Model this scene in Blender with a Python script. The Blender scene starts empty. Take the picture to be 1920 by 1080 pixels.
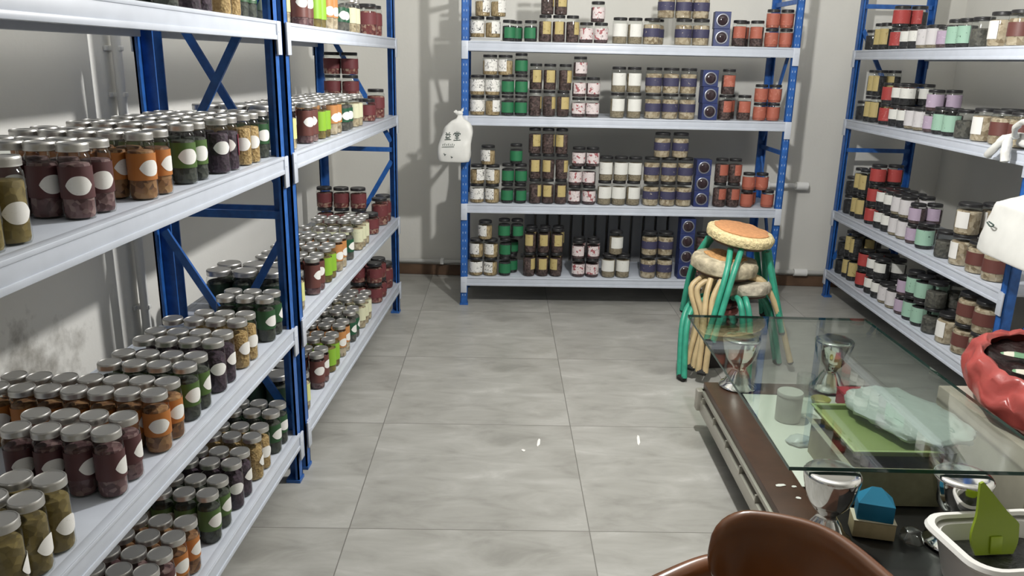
import bpy, bmesh, math, random
from math import pi, sin, cos, radians as R
from mathutils import Vector, Matrix, noise
from mathutils.bvhtree import BVHTree

rnd = random.Random(7)
sc = bpy.context.scene
C = sc.collection

# ------------------------------------------------------------------ camera, light, exposure
cam_d = bpy.data.cameras.new('camera')
cam_d.lens = 36 * 1500 / 1920
cam_d.sensor_width = 36
cam_d.clip_start = .05
cam = bpy.data.objects.new('camera', cam_d)
C.objects.link(cam)
_Y = Vector((65, 427, -1500)).normalized()
_Z = Vector((1, -.022, 0)).cross(_Y).normalized()
if _Z.y < 0:
    _Z = -_Z
_X = _Y.cross(_Z)
cam.matrix_world = Matrix.Translation((0, 0, 1.5)) @ Matrix((_X, _Y, _Z)).to_4x4()
sc.camera = cam

w = bpy.data.worlds.new('world')
sc.world = w
w.use_nodes = True
w.node_tree.nodes['Background'].inputs[0].default_value = (.9, .95, 1, 1)
w.node_tree.nodes['Background'].inputs[1].default_value = .05

def lamp(name, loc, power, size, col=(1, .985, .95)):
    d = bpy.data.lights.new(name, 'POINT')
    d.energy = power
    d.shadow_soft_size = size
    d.color = col
    o = bpy.data.objects.new(name, d)
    o.location = loc
    C.objects.link(o)
    return o

lamp('hanging_bulb_light', (.5, 2.8, 2.07), 132, .04)          # the bulb that throws the rack shadows

sc.view_settings.view_transform = 'Standard'
sc.view_settings.look = 'None'
sc.view_settings.gamma = 1
sc.view_settings.exposure = 0.0
sc.cycles.use_denoising = True
sc.cycles.max_bounces = 10
sc.cycles.transparent_max_bounces = 16
sc.cycles.caustics_reflective = False
sc.cycles.caustics_refractive = False

# ------------------------------------------------------------------ materials
MATS = {}
def mat(name, col, rough=.5, metal=0., **kw):
    if name in MATS:
        return MATS[name]
    m = bpy.data.materials.new(name)
    m.use_nodes = True
    b = m.node_tree.nodes['Principled BSDF']
    b.inputs['Base Color'].default_value = (*col, 1)
    b.inputs['Roughness'].default_value = rough
    b.inputs['Metallic'].default_value = metal
    for k, v in kw.items():
        b.inputs[k].default_value = v
    MATS[name] = m
    return m

class NT:
    def __init__(s, m):
        s.m, s.t = m, m.node_tree
        s.b = s.t.nodes['Principled BSDF']
    def n(s, typ, **kw):
        x = s.t.nodes.new(typ)
        for k, v in kw.items():
            if k.startswith('_'):
                x.inputs[k[1:].replace('_', ' ')].default_value = v
            else:
                setattr(x, k, v)
        return x
    def l(s, a, b):
        s.t.links.new(a, b)
    def ramp(s, src, stops):
        r = s.n('ShaderNodeValToRGB')
        e = r.color_ramp.elements
        while len(e) > len(stops):
            e.remove(e[-1])
        for i, (p, c) in enumerate(stops):
            x = e[i] if i < len(e) else e.new(p)
            x.position = p
            x.color = (*c, 1) if len(c) == 3 else c
        s.l(src, r.inputs[0])
        return r.outputs[0]
    def math(s, op, a, b=None):
        x = s.n('ShaderNodeMath', operation=op)
        for i, v in enumerate((a, b)):
            if v is None:
                continue
            if isinstance(v, (int, float)):
                x.inputs[i].default_value = v
            else:
                s.l(v, x.inputs[i])
        return x.outputs[0]
    def mix(s, f, a, b):
        x = s.n('ShaderNodeMix', data_type='RGBA')
        for sock, v in ((x.inputs[0], f), (x.inputs[6], a), (x.inputs[7], b)):
            if isinstance(v, (int, float)):
                sock.default_value = v
            elif isinstance(v, tuple):
                sock.default_value = (*v, 1)
            else:
                s.l(v, sock)
        return x.outputs[2]

def coords(nt, scale=(1, 1, 1), rand=True, rot=(0, 0, 0)):
    """object coordinates, shifted per object so copies differ"""
    tc = nt.n('ShaderNodeTexCoord')
    mp = nt.n('ShaderNodeMapping')
    mp.inputs['Scale'].default_value = scale
    mp.inputs['Rotation'].default_value = rot
    if rand:
        oi = nt.n('ShaderNodeObjectInfo')
        add = nt.n('ShaderNodeVectorMath', operation='ADD')
        sc_ = nt.n('ShaderNodeVectorMath', operation='SCALE')
        cx = nt.n('ShaderNodeCombineXYZ')
        for i in range(3):
            nt.l(oi.outputs['Random'], cx.inputs[i])
        nt.l(cx.outputs[0], sc_.inputs[0])
        sc_.inputs['Scale'].default_value = 7.3
        nt.l(tc.outputs['Object'], add.inputs[0])
        nt.l(sc_.outputs[0], add.inputs[1])
        nt.l(add.outputs[0], mp.inputs[0])
    else:
        nt.l(tc.outputs['Object'], mp.inputs[0])
    return mp.outputs[0]

def herb(name, c1, c2, scale=90, c3=None, stretch=(1, 1, 1), rough=.75):
    """dried goods: cell by cell colour between two or three tones"""
    if name in MATS:
        return MATS[name]
    m = mat(name, c1, rough)
    nt = NT(m)
    v = coords(nt, stretch)
    vo = nt.n('ShaderNodeTexVoronoi', _Scale=scale)
    nt.l(v, vo.inputs['Vector'])
    no = nt.n('ShaderNodeTexNoise', _Scale=scale * .35, _Detail=3.)
    nt.l(v, no.inputs['Vector'])
    sep = nt.n('ShaderNodeSeparateColor')
    nt.l(vo.outputs['Color'], sep.inputs[0])
    f = nt.math('ADD', nt.math('MULTIPLY', sep.outputs[0], .6), nt.math('MULTIPLY', no.outputs[0], .5))
    stops = [(.25, c1), (.75, c2)] if c3 is None else [(.25, c1), (.55, c2), (.85, c3)]
    nt.l(nt.ramp(f, stops), nt.b.inputs['Base Color'])
    bp = nt.n('ShaderNodeBump', _Strength=.6, _Distance=.004)
    nt.l(vo.outputs['Distance'], bp.inputs['Height'])
    nt.l(bp.outputs[0], nt.b.inputs['Normal'])
    return m

def printed(name, base, ink, amount=.5, scale=55, ink2=None, stretch=(1, 1, 1.0)):
    """label paper with brushy printed marks"""
    if name in MATS:
        return MATS[name]
    m = mat(name, base, .6)
    nt = NT(m)
    v = coords(nt, stretch)
    no = nt.n('ShaderNodeTexNoise', _Scale=scale, _Detail=2., _Distortion=1.2)
    nt.l(v, no.inputs['Vector'])
    lo = .5 + (1 - amount) * .25
    col = nt.ramp(no.outputs[0], [(lo, base), (lo + .03, ink)])
    if ink2:
        n2 = nt.n('ShaderNodeTexNoise', _Scale=scale * .6, _Detail=1.)
        nt.l(coords(nt, stretch), n2.inputs['Vector'])
        f = nt.ramp(n2.outputs[0], [(.60, (0, 0, 0)), (.63, (1, 1, 1))])
        col = nt.mix(f, col, ink2)
    nt.l(col, nt.b.inputs['Base Color'])
    return m

def clear(name, tint=(1, 1, 1), ior=1.45, rough=.03, base=0.0):
    """thin clear shell: what is not mirrored passes straight through"""
    if name in MATS:
        return MATS[name]
    m = bpy.data.materials.new(name)
    m.use_nodes = True
    t = m.node_tree
    t.nodes.remove(t.nodes['Principled BSDF'])
    out = t.nodes['Material Output']
    tr = t.nodes.new('ShaderNodeBsdfTransparent')
    tr.inputs[0].default_value = (*tint, 1)
    gl = t.nodes.new('ShaderNodeBsdfGlossy')
    gl.inputs['Roughness'].default_value = rough
    lw = t.nodes.new('ShaderNodeLayerWeight')          # Schlick: same from either side of the pane
    pw = t.nodes.new('ShaderNodeMath'); pw.operation = 'POWER'; pw.inputs[1].default_value = 5
    ma = t.nodes.new('ShaderNodeMath'); ma.operation = 'MULTIPLY_ADD'; ma.use_clamp = True
    f0 = ((ior - 1) / (ior + 1)) ** 2 + base
    ma.inputs[1].default_value, ma.inputs[2].default_value = 1 - f0, f0
    mx = t.nodes.new('ShaderNodeMixShader')
    t.links.new(lw.outputs['Facing'], pw.inputs[0])
    t.links.new(pw.outputs[0], ma.inputs[0])
    t.links.new(ma.outputs[0], mx.inputs[0])
    t.links.new(tr.outputs[0], mx.inputs[1])
    t.links.new(gl.outputs[0], mx.inputs[2])
    t.links.new(mx.outputs[0], out.inputs[0])
    MATS[name] = m
    return m

def noisy(name, col, var=.12, scale=6, rough=.6, bump=0., detail=4., metal=0.):
    if name in MATS:
        return MATS[name]
    m = mat(name, col, rough, metal)
    nt = NT(m)
    v = coords(nt, rand=False)
    no = nt.n('ShaderNodeTexNoise', _Scale=scale, _Detail=detail)
    nt.l(v, no.inputs['Vector'])
    a = tuple(max(0, c * (1 - var)) for c in col)
    b = tuple(min(1, c * (1 + var)) for c in col)
    nt.l(nt.ramp(no.outputs[0], [(.3, a), (.7, b)]), nt.b.inputs['Base Color'])
    if bump:
        bp = nt.n('ShaderNodeBump', _Strength=bump, _Distance=.01)
        nt.l(no.outputs[0], bp.inputs['Height'])
        nt.l(bp.outputs[0], nt.b.inputs['Normal'])
    return m

# ------------------------------------------------------------------ mesh helpers
def bm_new():
    return bmesh.new()

def obj(name, bm, m, parent=None, smooth=True, loc=None, angle=40):
    me = bpy.data.meshes.new(name)
    bmesh.ops.recalc_face_normals(bm, faces=bm.faces[:])
    bm.to_mesh(me)
    bm.free()
    for x in (m if isinstance(m, (list, tuple)) else [m]):
        me.materials.append(x)
    if smooth:
        me.polygons.foreach_set('use_smooth', [True] * len(me.polygons))
        me.set_sharp_from_angle(angle=R(angle))
    o = bpy.data.objects.new(name, me)
    C.objects.link(o)
    if parent is not None:
        o.parent = parent
    if loc is not None:
        o.location = loc
    return o

def tag(o, label=None, cat=None, group=None, kind=None):
    if label: o['label'] = label
    if cat: o['category'] = cat
    if group: o['group'] = group
    if kind: o['kind'] = kind
    return o

def thing(name, label, cat, loc=(0, 0, 0), rz=0., group=None):
    o = bpy.data.objects.new(name, None)
    C.objects.link(o)
    o.empty_display_size = .05
    o.location = loc
    o.rotation_euler = (0, 0, rz)
    return tag(o, label, cat, group)

def struct(name, bm, m, parent=None, smooth=False):
    o = obj(name, bm, m, parent, smooth)
    if parent is None:
        o['kind'] = 'structure'
    return o

def dup(root):
    r = root.copy()
    C.objects.link(r)
    for ch in root.children:
        c = ch.copy()
        C.objects.link(c)
        c.parent = r
        for g in ch.children:
            d = g.copy()
            C.objects.link(d)
            d.parent = c
    return r

def box(bm, x0, x1, y0, y1, z0, z1, mi=0, bev=0., mtx=None):
    vs = [bm.verts.new((x, y, z)) for x in (x0, x1) for y in (y0, y1) for z in (z0, z1)]
    fs = []
    for idx in ((0, 1, 3, 2), (4, 6, 7, 5), (0, 4, 5, 1), (2, 3, 7, 6), (0, 2, 6, 4), (1, 5, 7, 3)):
        f = bm.faces.new([vs[i] for i in idx])
        f.material_index = mi
        fs.append(f)
    if mtx is not None:
        bmesh.ops.transform(bm, matrix=mtx, verts=vs)
    if bev:
        es = list({e for f in fs for e in f.edges})
        bmesh.ops.bevel(bm, geom=es, offset=bev, segments=2, affect='EDGES', profile=.5)
    return fs

def lathe(bm, prof, n=24, cx=0, cy=0, mi=0, caps=(True, True)):
    rings = []
    for r, z in prof:
        rings.append([bm.verts.new((cx + r * cos(2 * pi * i / n), cy + r * sin(2 * pi * i / n), z)) for i in range(n)])
    for a, b in zip(rings, rings[1:]):
        for i in range(n):
            f = bm.faces.new((a[i], a[(i + 1) % n], b[(i + 1) % n], b[i]))
            f.material_index = mi
    if caps[0]:
        bm.faces.new(rings[0][::-1]).material_index = mi
    if caps[1]:
        bm.faces.new(rings[-1]).material_index = mi
    return rings

def tube(bm, pts, r, n=8, mi=0, closed=False):
    pts = [Vector(p) for p in pts]
    rad = r if isinstance(r, (list, tuple)) else [r] * len(pts)
    rings, up = [], None
    for i, p in enumerate(pts):
        d = (pts[min(i + 1, len(pts) - 1)] - pts[max(i - 1, 0)]).normalized()
        if up is None:
            up = d.orthogonal().normalized()
        up = (up - d * up.dot(d)).normalized()
        s = d.cross(up)
        rings.append([bm.verts.new(p + (up * cos(2 * pi * k / n) + s * sin(2 * pi * k / n)) * rad[i]) for k in range(n)])
    for a, b in zip(rings, rings[1:]):
        for k in range(n):
            bm.faces.new((a[k], a[(k + 1) % n], b[(k + 1) % n], b[k])).material_index = mi
    bm.faces.new(rings[0][::-1]).material_index = mi
    bm.faces.new(rings[-1]).material_index = mi

def smooth_path(pts, k=6):
    """Catmull-Rom through the points"""
    pts = [Vector(p) for p in pts]
    P = [pts[0]] + pts + [pts[-1]]
    out = []
    for i in range(1, len(P) - 2):
        a, b, c, d = P[i - 1:i + 3]
        for j in range(k):
            t = j / k
            out.append(.5 * ((2 * b) + (c - a) * t + (2 * a - 5 * b + 4 * c - d) * t * t + (3 * b - a - 3 * c + d) * t ** 3))
    out.append(pts[-1])
    return out

def bar(bm, a, b, w, t, mi=0):
    """flat bar of width w and thickness t from a to b"""
    a, b = Vector(a), Vector(b)
    d = b - a
    L = d.length
    q = d.to_track_quat('X', 'Z').to_matrix().to_4x4()
    box(bm, 0, L, -t / 2, t / 2, -w / 2, w / 2, mi, mtx=Matrix.Translation(a) @ q)

def arc_patch(bm, r, a0, a1, z0, z1, t=.0006, n=14, mi=0, shape=None):
    """curved label on a cylinder; angle 0 looks along -Y. shape(s)->half height 0..1 for a lozenge"""
    pts = []
    for i in range(n + 1):
        s = i / n
        a = a0 + (a1 - a0) * s - pi / 2
        hh = 1 if shape is None else max(.02, shape(s * 2 - 1))
        zm, hz = (z0 + z1) / 2, (z1 - z0) / 2 * hh
        pts.append((a, zm - hz, zm + hz))
    V = {}
    for k, rr in ((0, r), (1, r + t)):
        for i, (a, lo, hi) in enumerate(pts):
            V[k, i, 0] = bm.verts.new((rr * cos(a), rr * sin(a), lo))
            V[k, i, 1] = bm.verts.new((rr * cos(a), rr * sin(a), hi))
    def q(*vs):
        bm.faces.new([V[v] for v in vs]).material_index = mi
    for i in range(n):
        q((1, i, 0), (1, i + 1, 0), (1, i + 1, 1), (1, i, 1))
        q((0, i, 0), (0, i, 1), (0, i + 1, 1), (0, i + 1, 0))
        q((0, i, 1), (1, i, 1), (1, i + 1, 1), (0, i + 1, 1))
        q((0, i, 0), (0, i + 1, 0), (1, i + 1, 0), (1, i, 0))
    for i in (0, n):
        q((0, i, 0), (1, i, 0), (1, i, 1), (0, i, 1))

def sack(bm, rings, n=40, wob=.01, seed=0, freq=9., mi=0, cap0=True, cap1=True, sq=2.6):
    """soft bag: rings of (cx, cy, z, rx, ry), rounded-square section, creased by noise"""
    out = []
    for k, (cx, cy, z, rx, ry) in enumerate(rings):
        ring = []
        for i in range(n):
            a = 2 * pi * i / n
            c, s = cos(a), sin(a)
            e = 2 / sq
            x = rx * math.copysign(abs(c) ** e, c)
            y = ry * math.copysign(abs(s) ** e, s)
            p = Vector((cx + x, cy + y, z))
            d = noise.noise(p * freq + Vector((seed, 0, 0))) + .5 * noise.noise(p * freq * 2.7 + Vector((0, seed, 0)))
            o = Vector((c, s, .3 * sin(3 * a + k)))
            ring.append(bm.verts.new(p + o * d * wob * min(1, max(rx, ry) / .05)))
        out.append(ring)
    for a, b in zip(out, out[1:]):
        for i in range(n):
            bm.faces.new((a[i], a[(i + 1) % n], b[(i + 1) % n], b[i])).material_index = mi
    if cap0:
        bm.faces.new(out[0][::-1]).material_index = mi
    if cap1:
        bm.faces.new(out[-1]).material_index = mi
    return out

def ring_lerp(rings, k=5):
    P = [Vector(list(r[:3])) for r in rings]
    path = smooth_path(P, k)
    rad = smooth_path([Vector((r[3], r[4], 0)) for r in rings], k)
    return [(p.x, p.y, p.z, max(q.x, .002), max(q.y, .002)) for p, q in zip(path, rad)]

# ------------------------------------------------------------------ room shell
def wall_material(name, stain=False):
    m = mat(name, (.70, .68, .64), .85)
    nt = NT(m)
    tc = nt.n('ShaderNodeTexCoord')
    no = nt.n('ShaderNodeTexNoise', _Scale=1.3, _Detail=5.)
    nt.l(tc.outputs['Object'], no.inputs['Vector'])
    col = nt.ramp(no.outputs[0], [(.3, (.85, .84, .80)), (.7, (.90, .89, .85))] if stain else [(.3, (.71, .70, .655)), (.7, (.79, .78, .735))])
    if stain:                                   # grey damp patch low on the left wall
        mp = nt.n('ShaderNodeMapping')
        mp.inputs['Location'].default_value = (1.46, -2.02, -.56)
        nt.l(tc.outputs['Object'], mp.inputs[0])
        m2 = nt.n('ShaderNodeVectorMath', operation='MULTIPLY')
        m2.inputs[1].default_value = (0, 2.3, 3.4)
        nt.l(mp.outputs[0], m2.inputs[0])
        ln = nt.n('ShaderNodeVectorMath', operation='LENGTH')
        nt.l(m2.outputs[0], ln.inputs[0])
        n2 = nt.n('ShaderNodeTexNoise', _Scale=7., _Detail=8., _Roughness=.65)
        nt.l(tc.outputs['Object'], n2.inputs['Vector'])
        f = nt.math('ADD', nt.math('MULTIPLY', n2.outputs[0], 2.2), nt.math('MULTIPLY', ln.outputs['Value'], -1.1))
        f = nt.ramp(f, [(.35, (0, 0, 0)), (.85, (.75, .75, .75))])
        col = nt.mix(f, col, (.24, .22, .185))
    nt.l(col, nt.b.inputs['Base Color'])
    bp = nt.n('ShaderNodeBump', _Strength=.08, _Distance=.01)
    n3 = nt.n('ShaderNodeTexNoise', _Scale=60., _Detail=3.)
    nt.l(tc.outputs['Object'], n3.inputs['Vector'])
    nt.l(n3.outputs[0], bp.inputs['Height'])
    nt.l(bp.outputs[0], nt.b.inputs['Normal'])
    return m

def floor_material():
    m = mat('grey_stone_tile', (.4, .4, .38), .32)
    nt = NT(m)
    tc = nt.n('ShaderNodeTexCoord')
    mp = nt.n('ShaderNodeMapping', vector_type='TEXTURE')
    mp.inputs['Location'].default_value = (.150, 3.135, 0)
    mp.inputs['Rotation'].default_value = (0, 0, R(3.0))
    nt.l(tc.outputs['Object'], mp.inputs[0])
    sp = nt.n('ShaderNodeSeparateXYZ')
    nt.l(mp.outputs[0], sp.inputs[0])
    edge, ids, frs = [], [], []
    for k in (0, 1):
        u = nt.math('DIVIDE', sp.outputs[k], .795)
        fr = nt.math('FRACT', u)
        frs.append(nt.math('MULTIPLY', fr, .795))
        d = nt.math('MINIMUM', fr, nt.math('SUBTRACT', 1., fr))
        edge.append(nt.math('LESS_THAN', d, .0022))
        ids.append(nt.math('FLOOR', u))
    seam = nt.math('MAXIMUM', edge[0], edge[1])
    cx = nt.n('ShaderNodeCombineXYZ')
    nt.l(ids[0], cx.inputs[0])
    nt.l(ids[1], cx.inputs[1])
    wn = nt.n('ShaderNodeTexWhiteNoise')
    nt.l(cx.outputs[0], wn.inputs[0])
    ad = nt.n('ShaderNodeCombineXYZ')                    # every tile carries the same print
    nt.l(frs[0], ad.inputs[0])
    nt.l(frs[1], ad.inputs[1])
    st = nt.n('ShaderNodeMapping')
    st.inputs['Rotation'].default_value = (0, 0, R(52))
    st.inputs['Scale'].default_value = (2.4, 6.0, 1)
    nt.l(ad.outputs[0], st.inputs[0])
    n1 = nt.n('ShaderNodeTexNoise', _Scale=1.6, _Detail=7., _Roughness=.6, _Distortion=.5)
    nt.l(st.outputs[0], n1.inputs['Vector'])
    n2 = nt.n('ShaderNodeTexNoise', _Scale=1.8, _Detail=3.)
    nt.l(ad.outputs[0], n2.inputs['Vector'])
    f = nt.math('ADD', nt.math('MULTIPLY', n1.outputs[0], .65), nt.math('MULTIPLY', n2.outputs[0], .35))
    col = nt.ramp(f, [(.32, (.24, .235, .215)), (.46, (.34, .335, .31)), (.56, (.40, .395, .37)), (.68, (.52, .515, .49))])
    tone = nt.math('ADD', nt.math('MULTIPLY', wn.outputs['Value'], .08), .96)
    col = nt.mix(seam, col, (.17, .165, .15))
    vm = nt.n('ShaderNodeVectorMath', operation='SCALE')
    nt.l(col, vm.inputs[0])
    nt.l(tone, vm.inputs['Scale'])
    nt.l(vm.outputs[0], nt.b.inputs['Base Color'])
    rr = nt.ramp(n1.outputs[0], [(.3, (.30, .30, .30)), (.7, (.45, .45, .45))])
    nt.l(rr, nt.b.inputs['Roughness'])
    return m

WALL = wall_material('off_white_plaster')
WALL_S = wall_material('off_white_plaster_damp', True)
X_L, X_R, Y_B, Y_F, Z_C = -1.46, 2.68, 5.55, -3.2, 2.95
bm = bm_new(); box(bm, -1.7, 3.2, Y_F - .2, 6.1, -.12, 0); struct('floor', bm, floor_material())
bm = bm_new(); box(bm, -1.7, 3.2, Y_F - .2, 6.1, Z_C, Z_C + .12); struct('ceiling', bm, mat('white_ceiling', (.86, .855, .83), .9))
bm = bm_new(); box(bm, X_L - .15, X_L, Y_F - .2, 5.75, 0, Z_C); struct('wall_left', bm, WALL_S)
bm = bm_new(); box(bm, X_R, X_R + .15, Y_F - .2, 5.75, 0, Z_C); struct('wall_right', bm, WALL)
bm = bm_new(); box(bm, X_L, X_R, Y_B, Y_B + .15, 0, Z_C); struct('wall_back', bm, WALL)
bm = bm_new(); box(bm, X_L, X_R, Y_F - .15, Y_F, 0, Z_C); struct('wall_front', bm, WALL)
bm = bm_new(); box(bm, X_L, X_R, Y_B - .018, Y_B, 0, .075, bev=.004); struct('baseboard_back', bm, noisy('brown_skirting_wood', (.13, .075, .045), .25, 9, .5))
WHITE_PIPE = mat('white_pipe_plastic', (.86, .86, .84), .35)
for nm, lab, y in (('wall_pipe', 'white vertical pipe with clips on the left wall behind the shelves', 2.72),):
    t = thing(nm, lab, 'pipe', (X_L + .03, y, 0))
    bm = bm_new(); tube(bm, [(0, 0, .02), (0, 0, Z_C - .02)], .016, 12); obj('pipe_run', bm, WHITE_PIPE, t)
    for z in (.3, .6, .9, 1.2, 1.35, 1.5, 1.8, 2.1):
        bm = bm_new(); box(bm, -.03, .019, -.012, .012, z, z + .016, bev=.003)
        box(bm, -.03, -.022, -.03, .03, z, z + .016, bev=.002); obj('pipe_clip', bm, WHITE_PIPE, t)
t = thing('skirting_pipe', 'pale pipe running low along the back wall above the skirting board', 'pipe', (0, Y_B - .035, .105))
bm = bm_new(); tube(bm, [(X_L + .05, 0, 0), (X_R - .1, 0, 0)], .015, 10); obj('pipe_run', bm, mat('pale_grey_pipe', (.5, .5, .48), .4), t)
bm = bm_new(); tube(bm, [(1.78, 0, 0), (1.87, 0, 0)], .026, 12); obj('pipe_coupling', bm, WHITE_PIPE, t)
for x in (-.7, .9, 2.2):
    bm = bm_new(); box(bm, x - .012, x + .012, -.017, .034, -.018, .018, bev=.003); obj('pipe_clip', bm, WHITE_PIPE, t)

# radiator on the back wall, behind the rack
t = thing('radiator', 'grey finned radiator on the back wall behind the lowest shelf', 'radiator', (0, 0, 0))
rad_m = mat('grey_radiator_enamel', (.33, .34, .36), .45)
for i in range(15):
    x = -.12 + i * .083
    bm = bm_new(); box(bm, x, x + .07, Y_B - .085, Y_B - .02, .14, .60, bev=.012); obj('radiator_fin', bm, rad_m, t)
for z in (.17, .57):
    bm = bm_new(); tube(bm, [(-.14, Y_B - .05, z), (1.13, Y_B - .05, z)], .016, 8); obj('header_tube', bm, rad_m, t)
t = thing('heating_pipe', 'white heating pipe with elbow on the back wall beside the blue post', 'pipe', (0, 0, 0))
bm = bm_new(); tube(bm, smooth_path([(1.13, Y_B - .05, .57), (1.19, Y_B - .05, .585), (1.2, Y_B - .05, .64), (1.2, Y_B - .05, .70), (1.25, Y_B - .05, .715), (1.5, Y_B - .05, .715), (1.78, Y_B - .05, .715)]), .017, 10)
obj('pipe_run', bm, WHITE_PIPE, t)
for p, q in (((1.2, Y_B - .05, .65), (1.2, Y_B - .05, .70)), ((1.46, Y_B - .05, .715), (1.54, Y_B - .05, .715)), ((1.72, Y_B - .05, .715), (1.80, Y_B - .05, .715))):
    bm = bm_new(); tube(bm, [p, q], .028, 12); obj('pipe_fitting', bm, WHITE_PIPE, t)

# ------------------------------------------------------------------ racks
BLUE = noisy('blue_powder_coat', (.022, .115, .40), .22, 30, .40)
SHELF = noisy('pale_grey_shelf_enamel', (.56, .60, .68), .05, 14, .38)
LV_L = [.19, .59, 1.18, 1.60]
RACK_L, RACK_D = 1.98, .45
class Frame:
    def __init__(s, ox, oy, yaw):
        s.o, s.yaw = (ox, oy), yaw
    def w(s, u, v, z=0):
        c, sn = cos(s.yaw), sin(s.yaw)
        return (s.o[0] + u * c - v * sn, s.o[1] + u * sn + v * c, z)

def make_rack(label, fr, levels, height=2.0, flip=(False, False), slots=False):
    t = thing('storage_rack', label, 'rack', (fr.o[0], fr.o[1], 0), fr.yaw, 'blue and grey storage racks along the walls')
    L, D, pw = RACK_L, RACK_D, .045
    for u in (0, L - pw):
        for v, front in ((0, True), (D - pw, False)):
            bm = bm_new()
            f0, f1 = (v, v + .006) if front else (v + pw - .006, v + pw)
            box(bm, u, u + pw, f0, f1, 0, height)                              # flange facing front or back
            uu = u if u == 0 else u + pw - .006
            box(bm, uu, uu + .006, v, v + pw, 0, height)                        # flange along the end frame
            lip = u + pw - .005 if u == 0 else u
            box(bm, lip, lip + .005, f0 if front else f1 - .014, f0 + .014 if front else f1, 0, height)
            box(bm, u - .003, u + pw + .003, v - .003, v + pw + .003, 0, .012)  # foot
            p = obj('post', bm, BLUE, t, smooth=False)
            if slots and front:
                bm = bm_new()
                for k in range(38):
                    z = .06 + k * .05
                    for du in (.012, .028):
                        box(bm, u + du, u + du + .005, -.0012, .0005, z, z + .012)
                obj('slot_row', bm, mat('pale_slot_edge', (.25, .36, .58), .5), p, smooth=False)
    for z in levels:
        bm = bm_new(); box(bm, .004, L - .004, .012, D - .012, z - .014, z, bev=.002)
        sh = obj('shelf_board', bm, SHELF, t)
        for v0, s in ((.0, 1), (D, -1)):
            bm = bm_new()
            a, b = sorted((v0 - s * .006, v0 + s * .018))
            box(bm, pw * .5, L - pw * .5, a, b, z - .056, z + .0002, bev=.003)    # beam face
            a, b = sorted((v0 - s * .009, v0 - s * .005))
            box(bm, pw * .5, L - pw * .5, a, b, z - .056, z - .042, bev=.0015)   # rolled lower lip
            box(bm, pw * .5, L - pw * .5, a, b, z - .010, z + .0002, bev=.0015)   # rolled upper lip
            be = obj('beam', bm, SHELF, t)
            for u in (.002, L - .040):
                bm = bm_new()
                a, b = sorted((v0 - s * .011, v0 - s * .004))
                box(bm, u, u + .038, a, b, z - .102, z + .0002, bev=.002)
                box(bm, u + .008, u + .028, a - .001, b + .001, z - .034, z - .030)
                obj('bracket', bm, SHELF, be)
        for k in range(1, 4):
            bm = bm_new(); box(bm, L * k / 4 - .02, L * k / 4 + .02, .02, D - .02, z - .036, z - .0145); obj('support_bar', bm, SHELF, sh, smooth=False)
    for (u, fl) in ((.022, flip[0]), (L - .022, flip[1])):
        a, b = (.03, D - .03) if not fl else (D - .03, .03)
        for z in (.12, .985, 1.86):
            bm = bm_new(); bar(bm, (u, .02, z), (u, D - .02, z), .026, .012); obj('cross_bar', bm, BLUE, t, smooth=False)
        for p, q in (((u, a, .26), (u, b, .92)), ((u, b, 1.03), (u, a, 1.72))):
            bm = bm_new(); bar(bm, p, q, .026, .012); obj('brace', bm, BLUE, t, smooth=False)
    return t

F_NEAR = Frame(-.85, .64, pi / 2)
F_FAR = Frame(-.85, 2.675, pi / 2)
F_BACK = Frame(-.497, 4.826, R(3.6))
F_RIGHT = Frame(1.925, 5.315, -pi / 2 + R(1.5))
LV_B = [.185, .648, 1.175, 1.60]
make_rack('nearest blue rack on the left, grey shelves of tall silver-lidded jars', F_NEAR, LV_L, flip=(True, False))
make_rack('farther blue rack on the left, ending by the back corner', F_FAR, LV_L, flip=(True, True))
make_rack('blue rack across the back wall full of stacked black-lidded jars', F_BACK, LV_B, slots=True)
make_rack('blue rack on the right wall behind the glass table', F_RIGHT, LV_L)

# ------------------------------------------------------------------ jars
JAR_SHELL = clear('clear_jar_plastic', (.96, .97, .96), 1.42, .06)
SILVER = mat('brushed_aluminium_lid', (.60, .59, .57), .38, .85)
BLACK_LID = mat('black_plastic_lid', (.022, .022, .024), .35)
PAPER = mat('white_label_paper', (.80, .79, .76), .6)
BADGE = printed('white_badge_print', (.82, .81, .78), (.60, .59, .56), .3, 160, stretch=(1, 1, 3))

def losange(s):
    s = abs(s)
    return max(.03, (1 - s ** 2.4) ** .8 * (1 - .25 * max(0, s - .6)))

TALL = dict(r=.0300, h=.148, lid=SILVER, lidh=.017, lidr=.0294, neck=.012)
WIDE = dict(r=.046, h=.150, lid=SILVER, lidh=.020, lidr=.044, neck=.012)
def short(r, h):
    return dict(r=r, h=h, lid=BLACK_LID, lidh=.016, lidr=r * .93, neck=.008)

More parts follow.
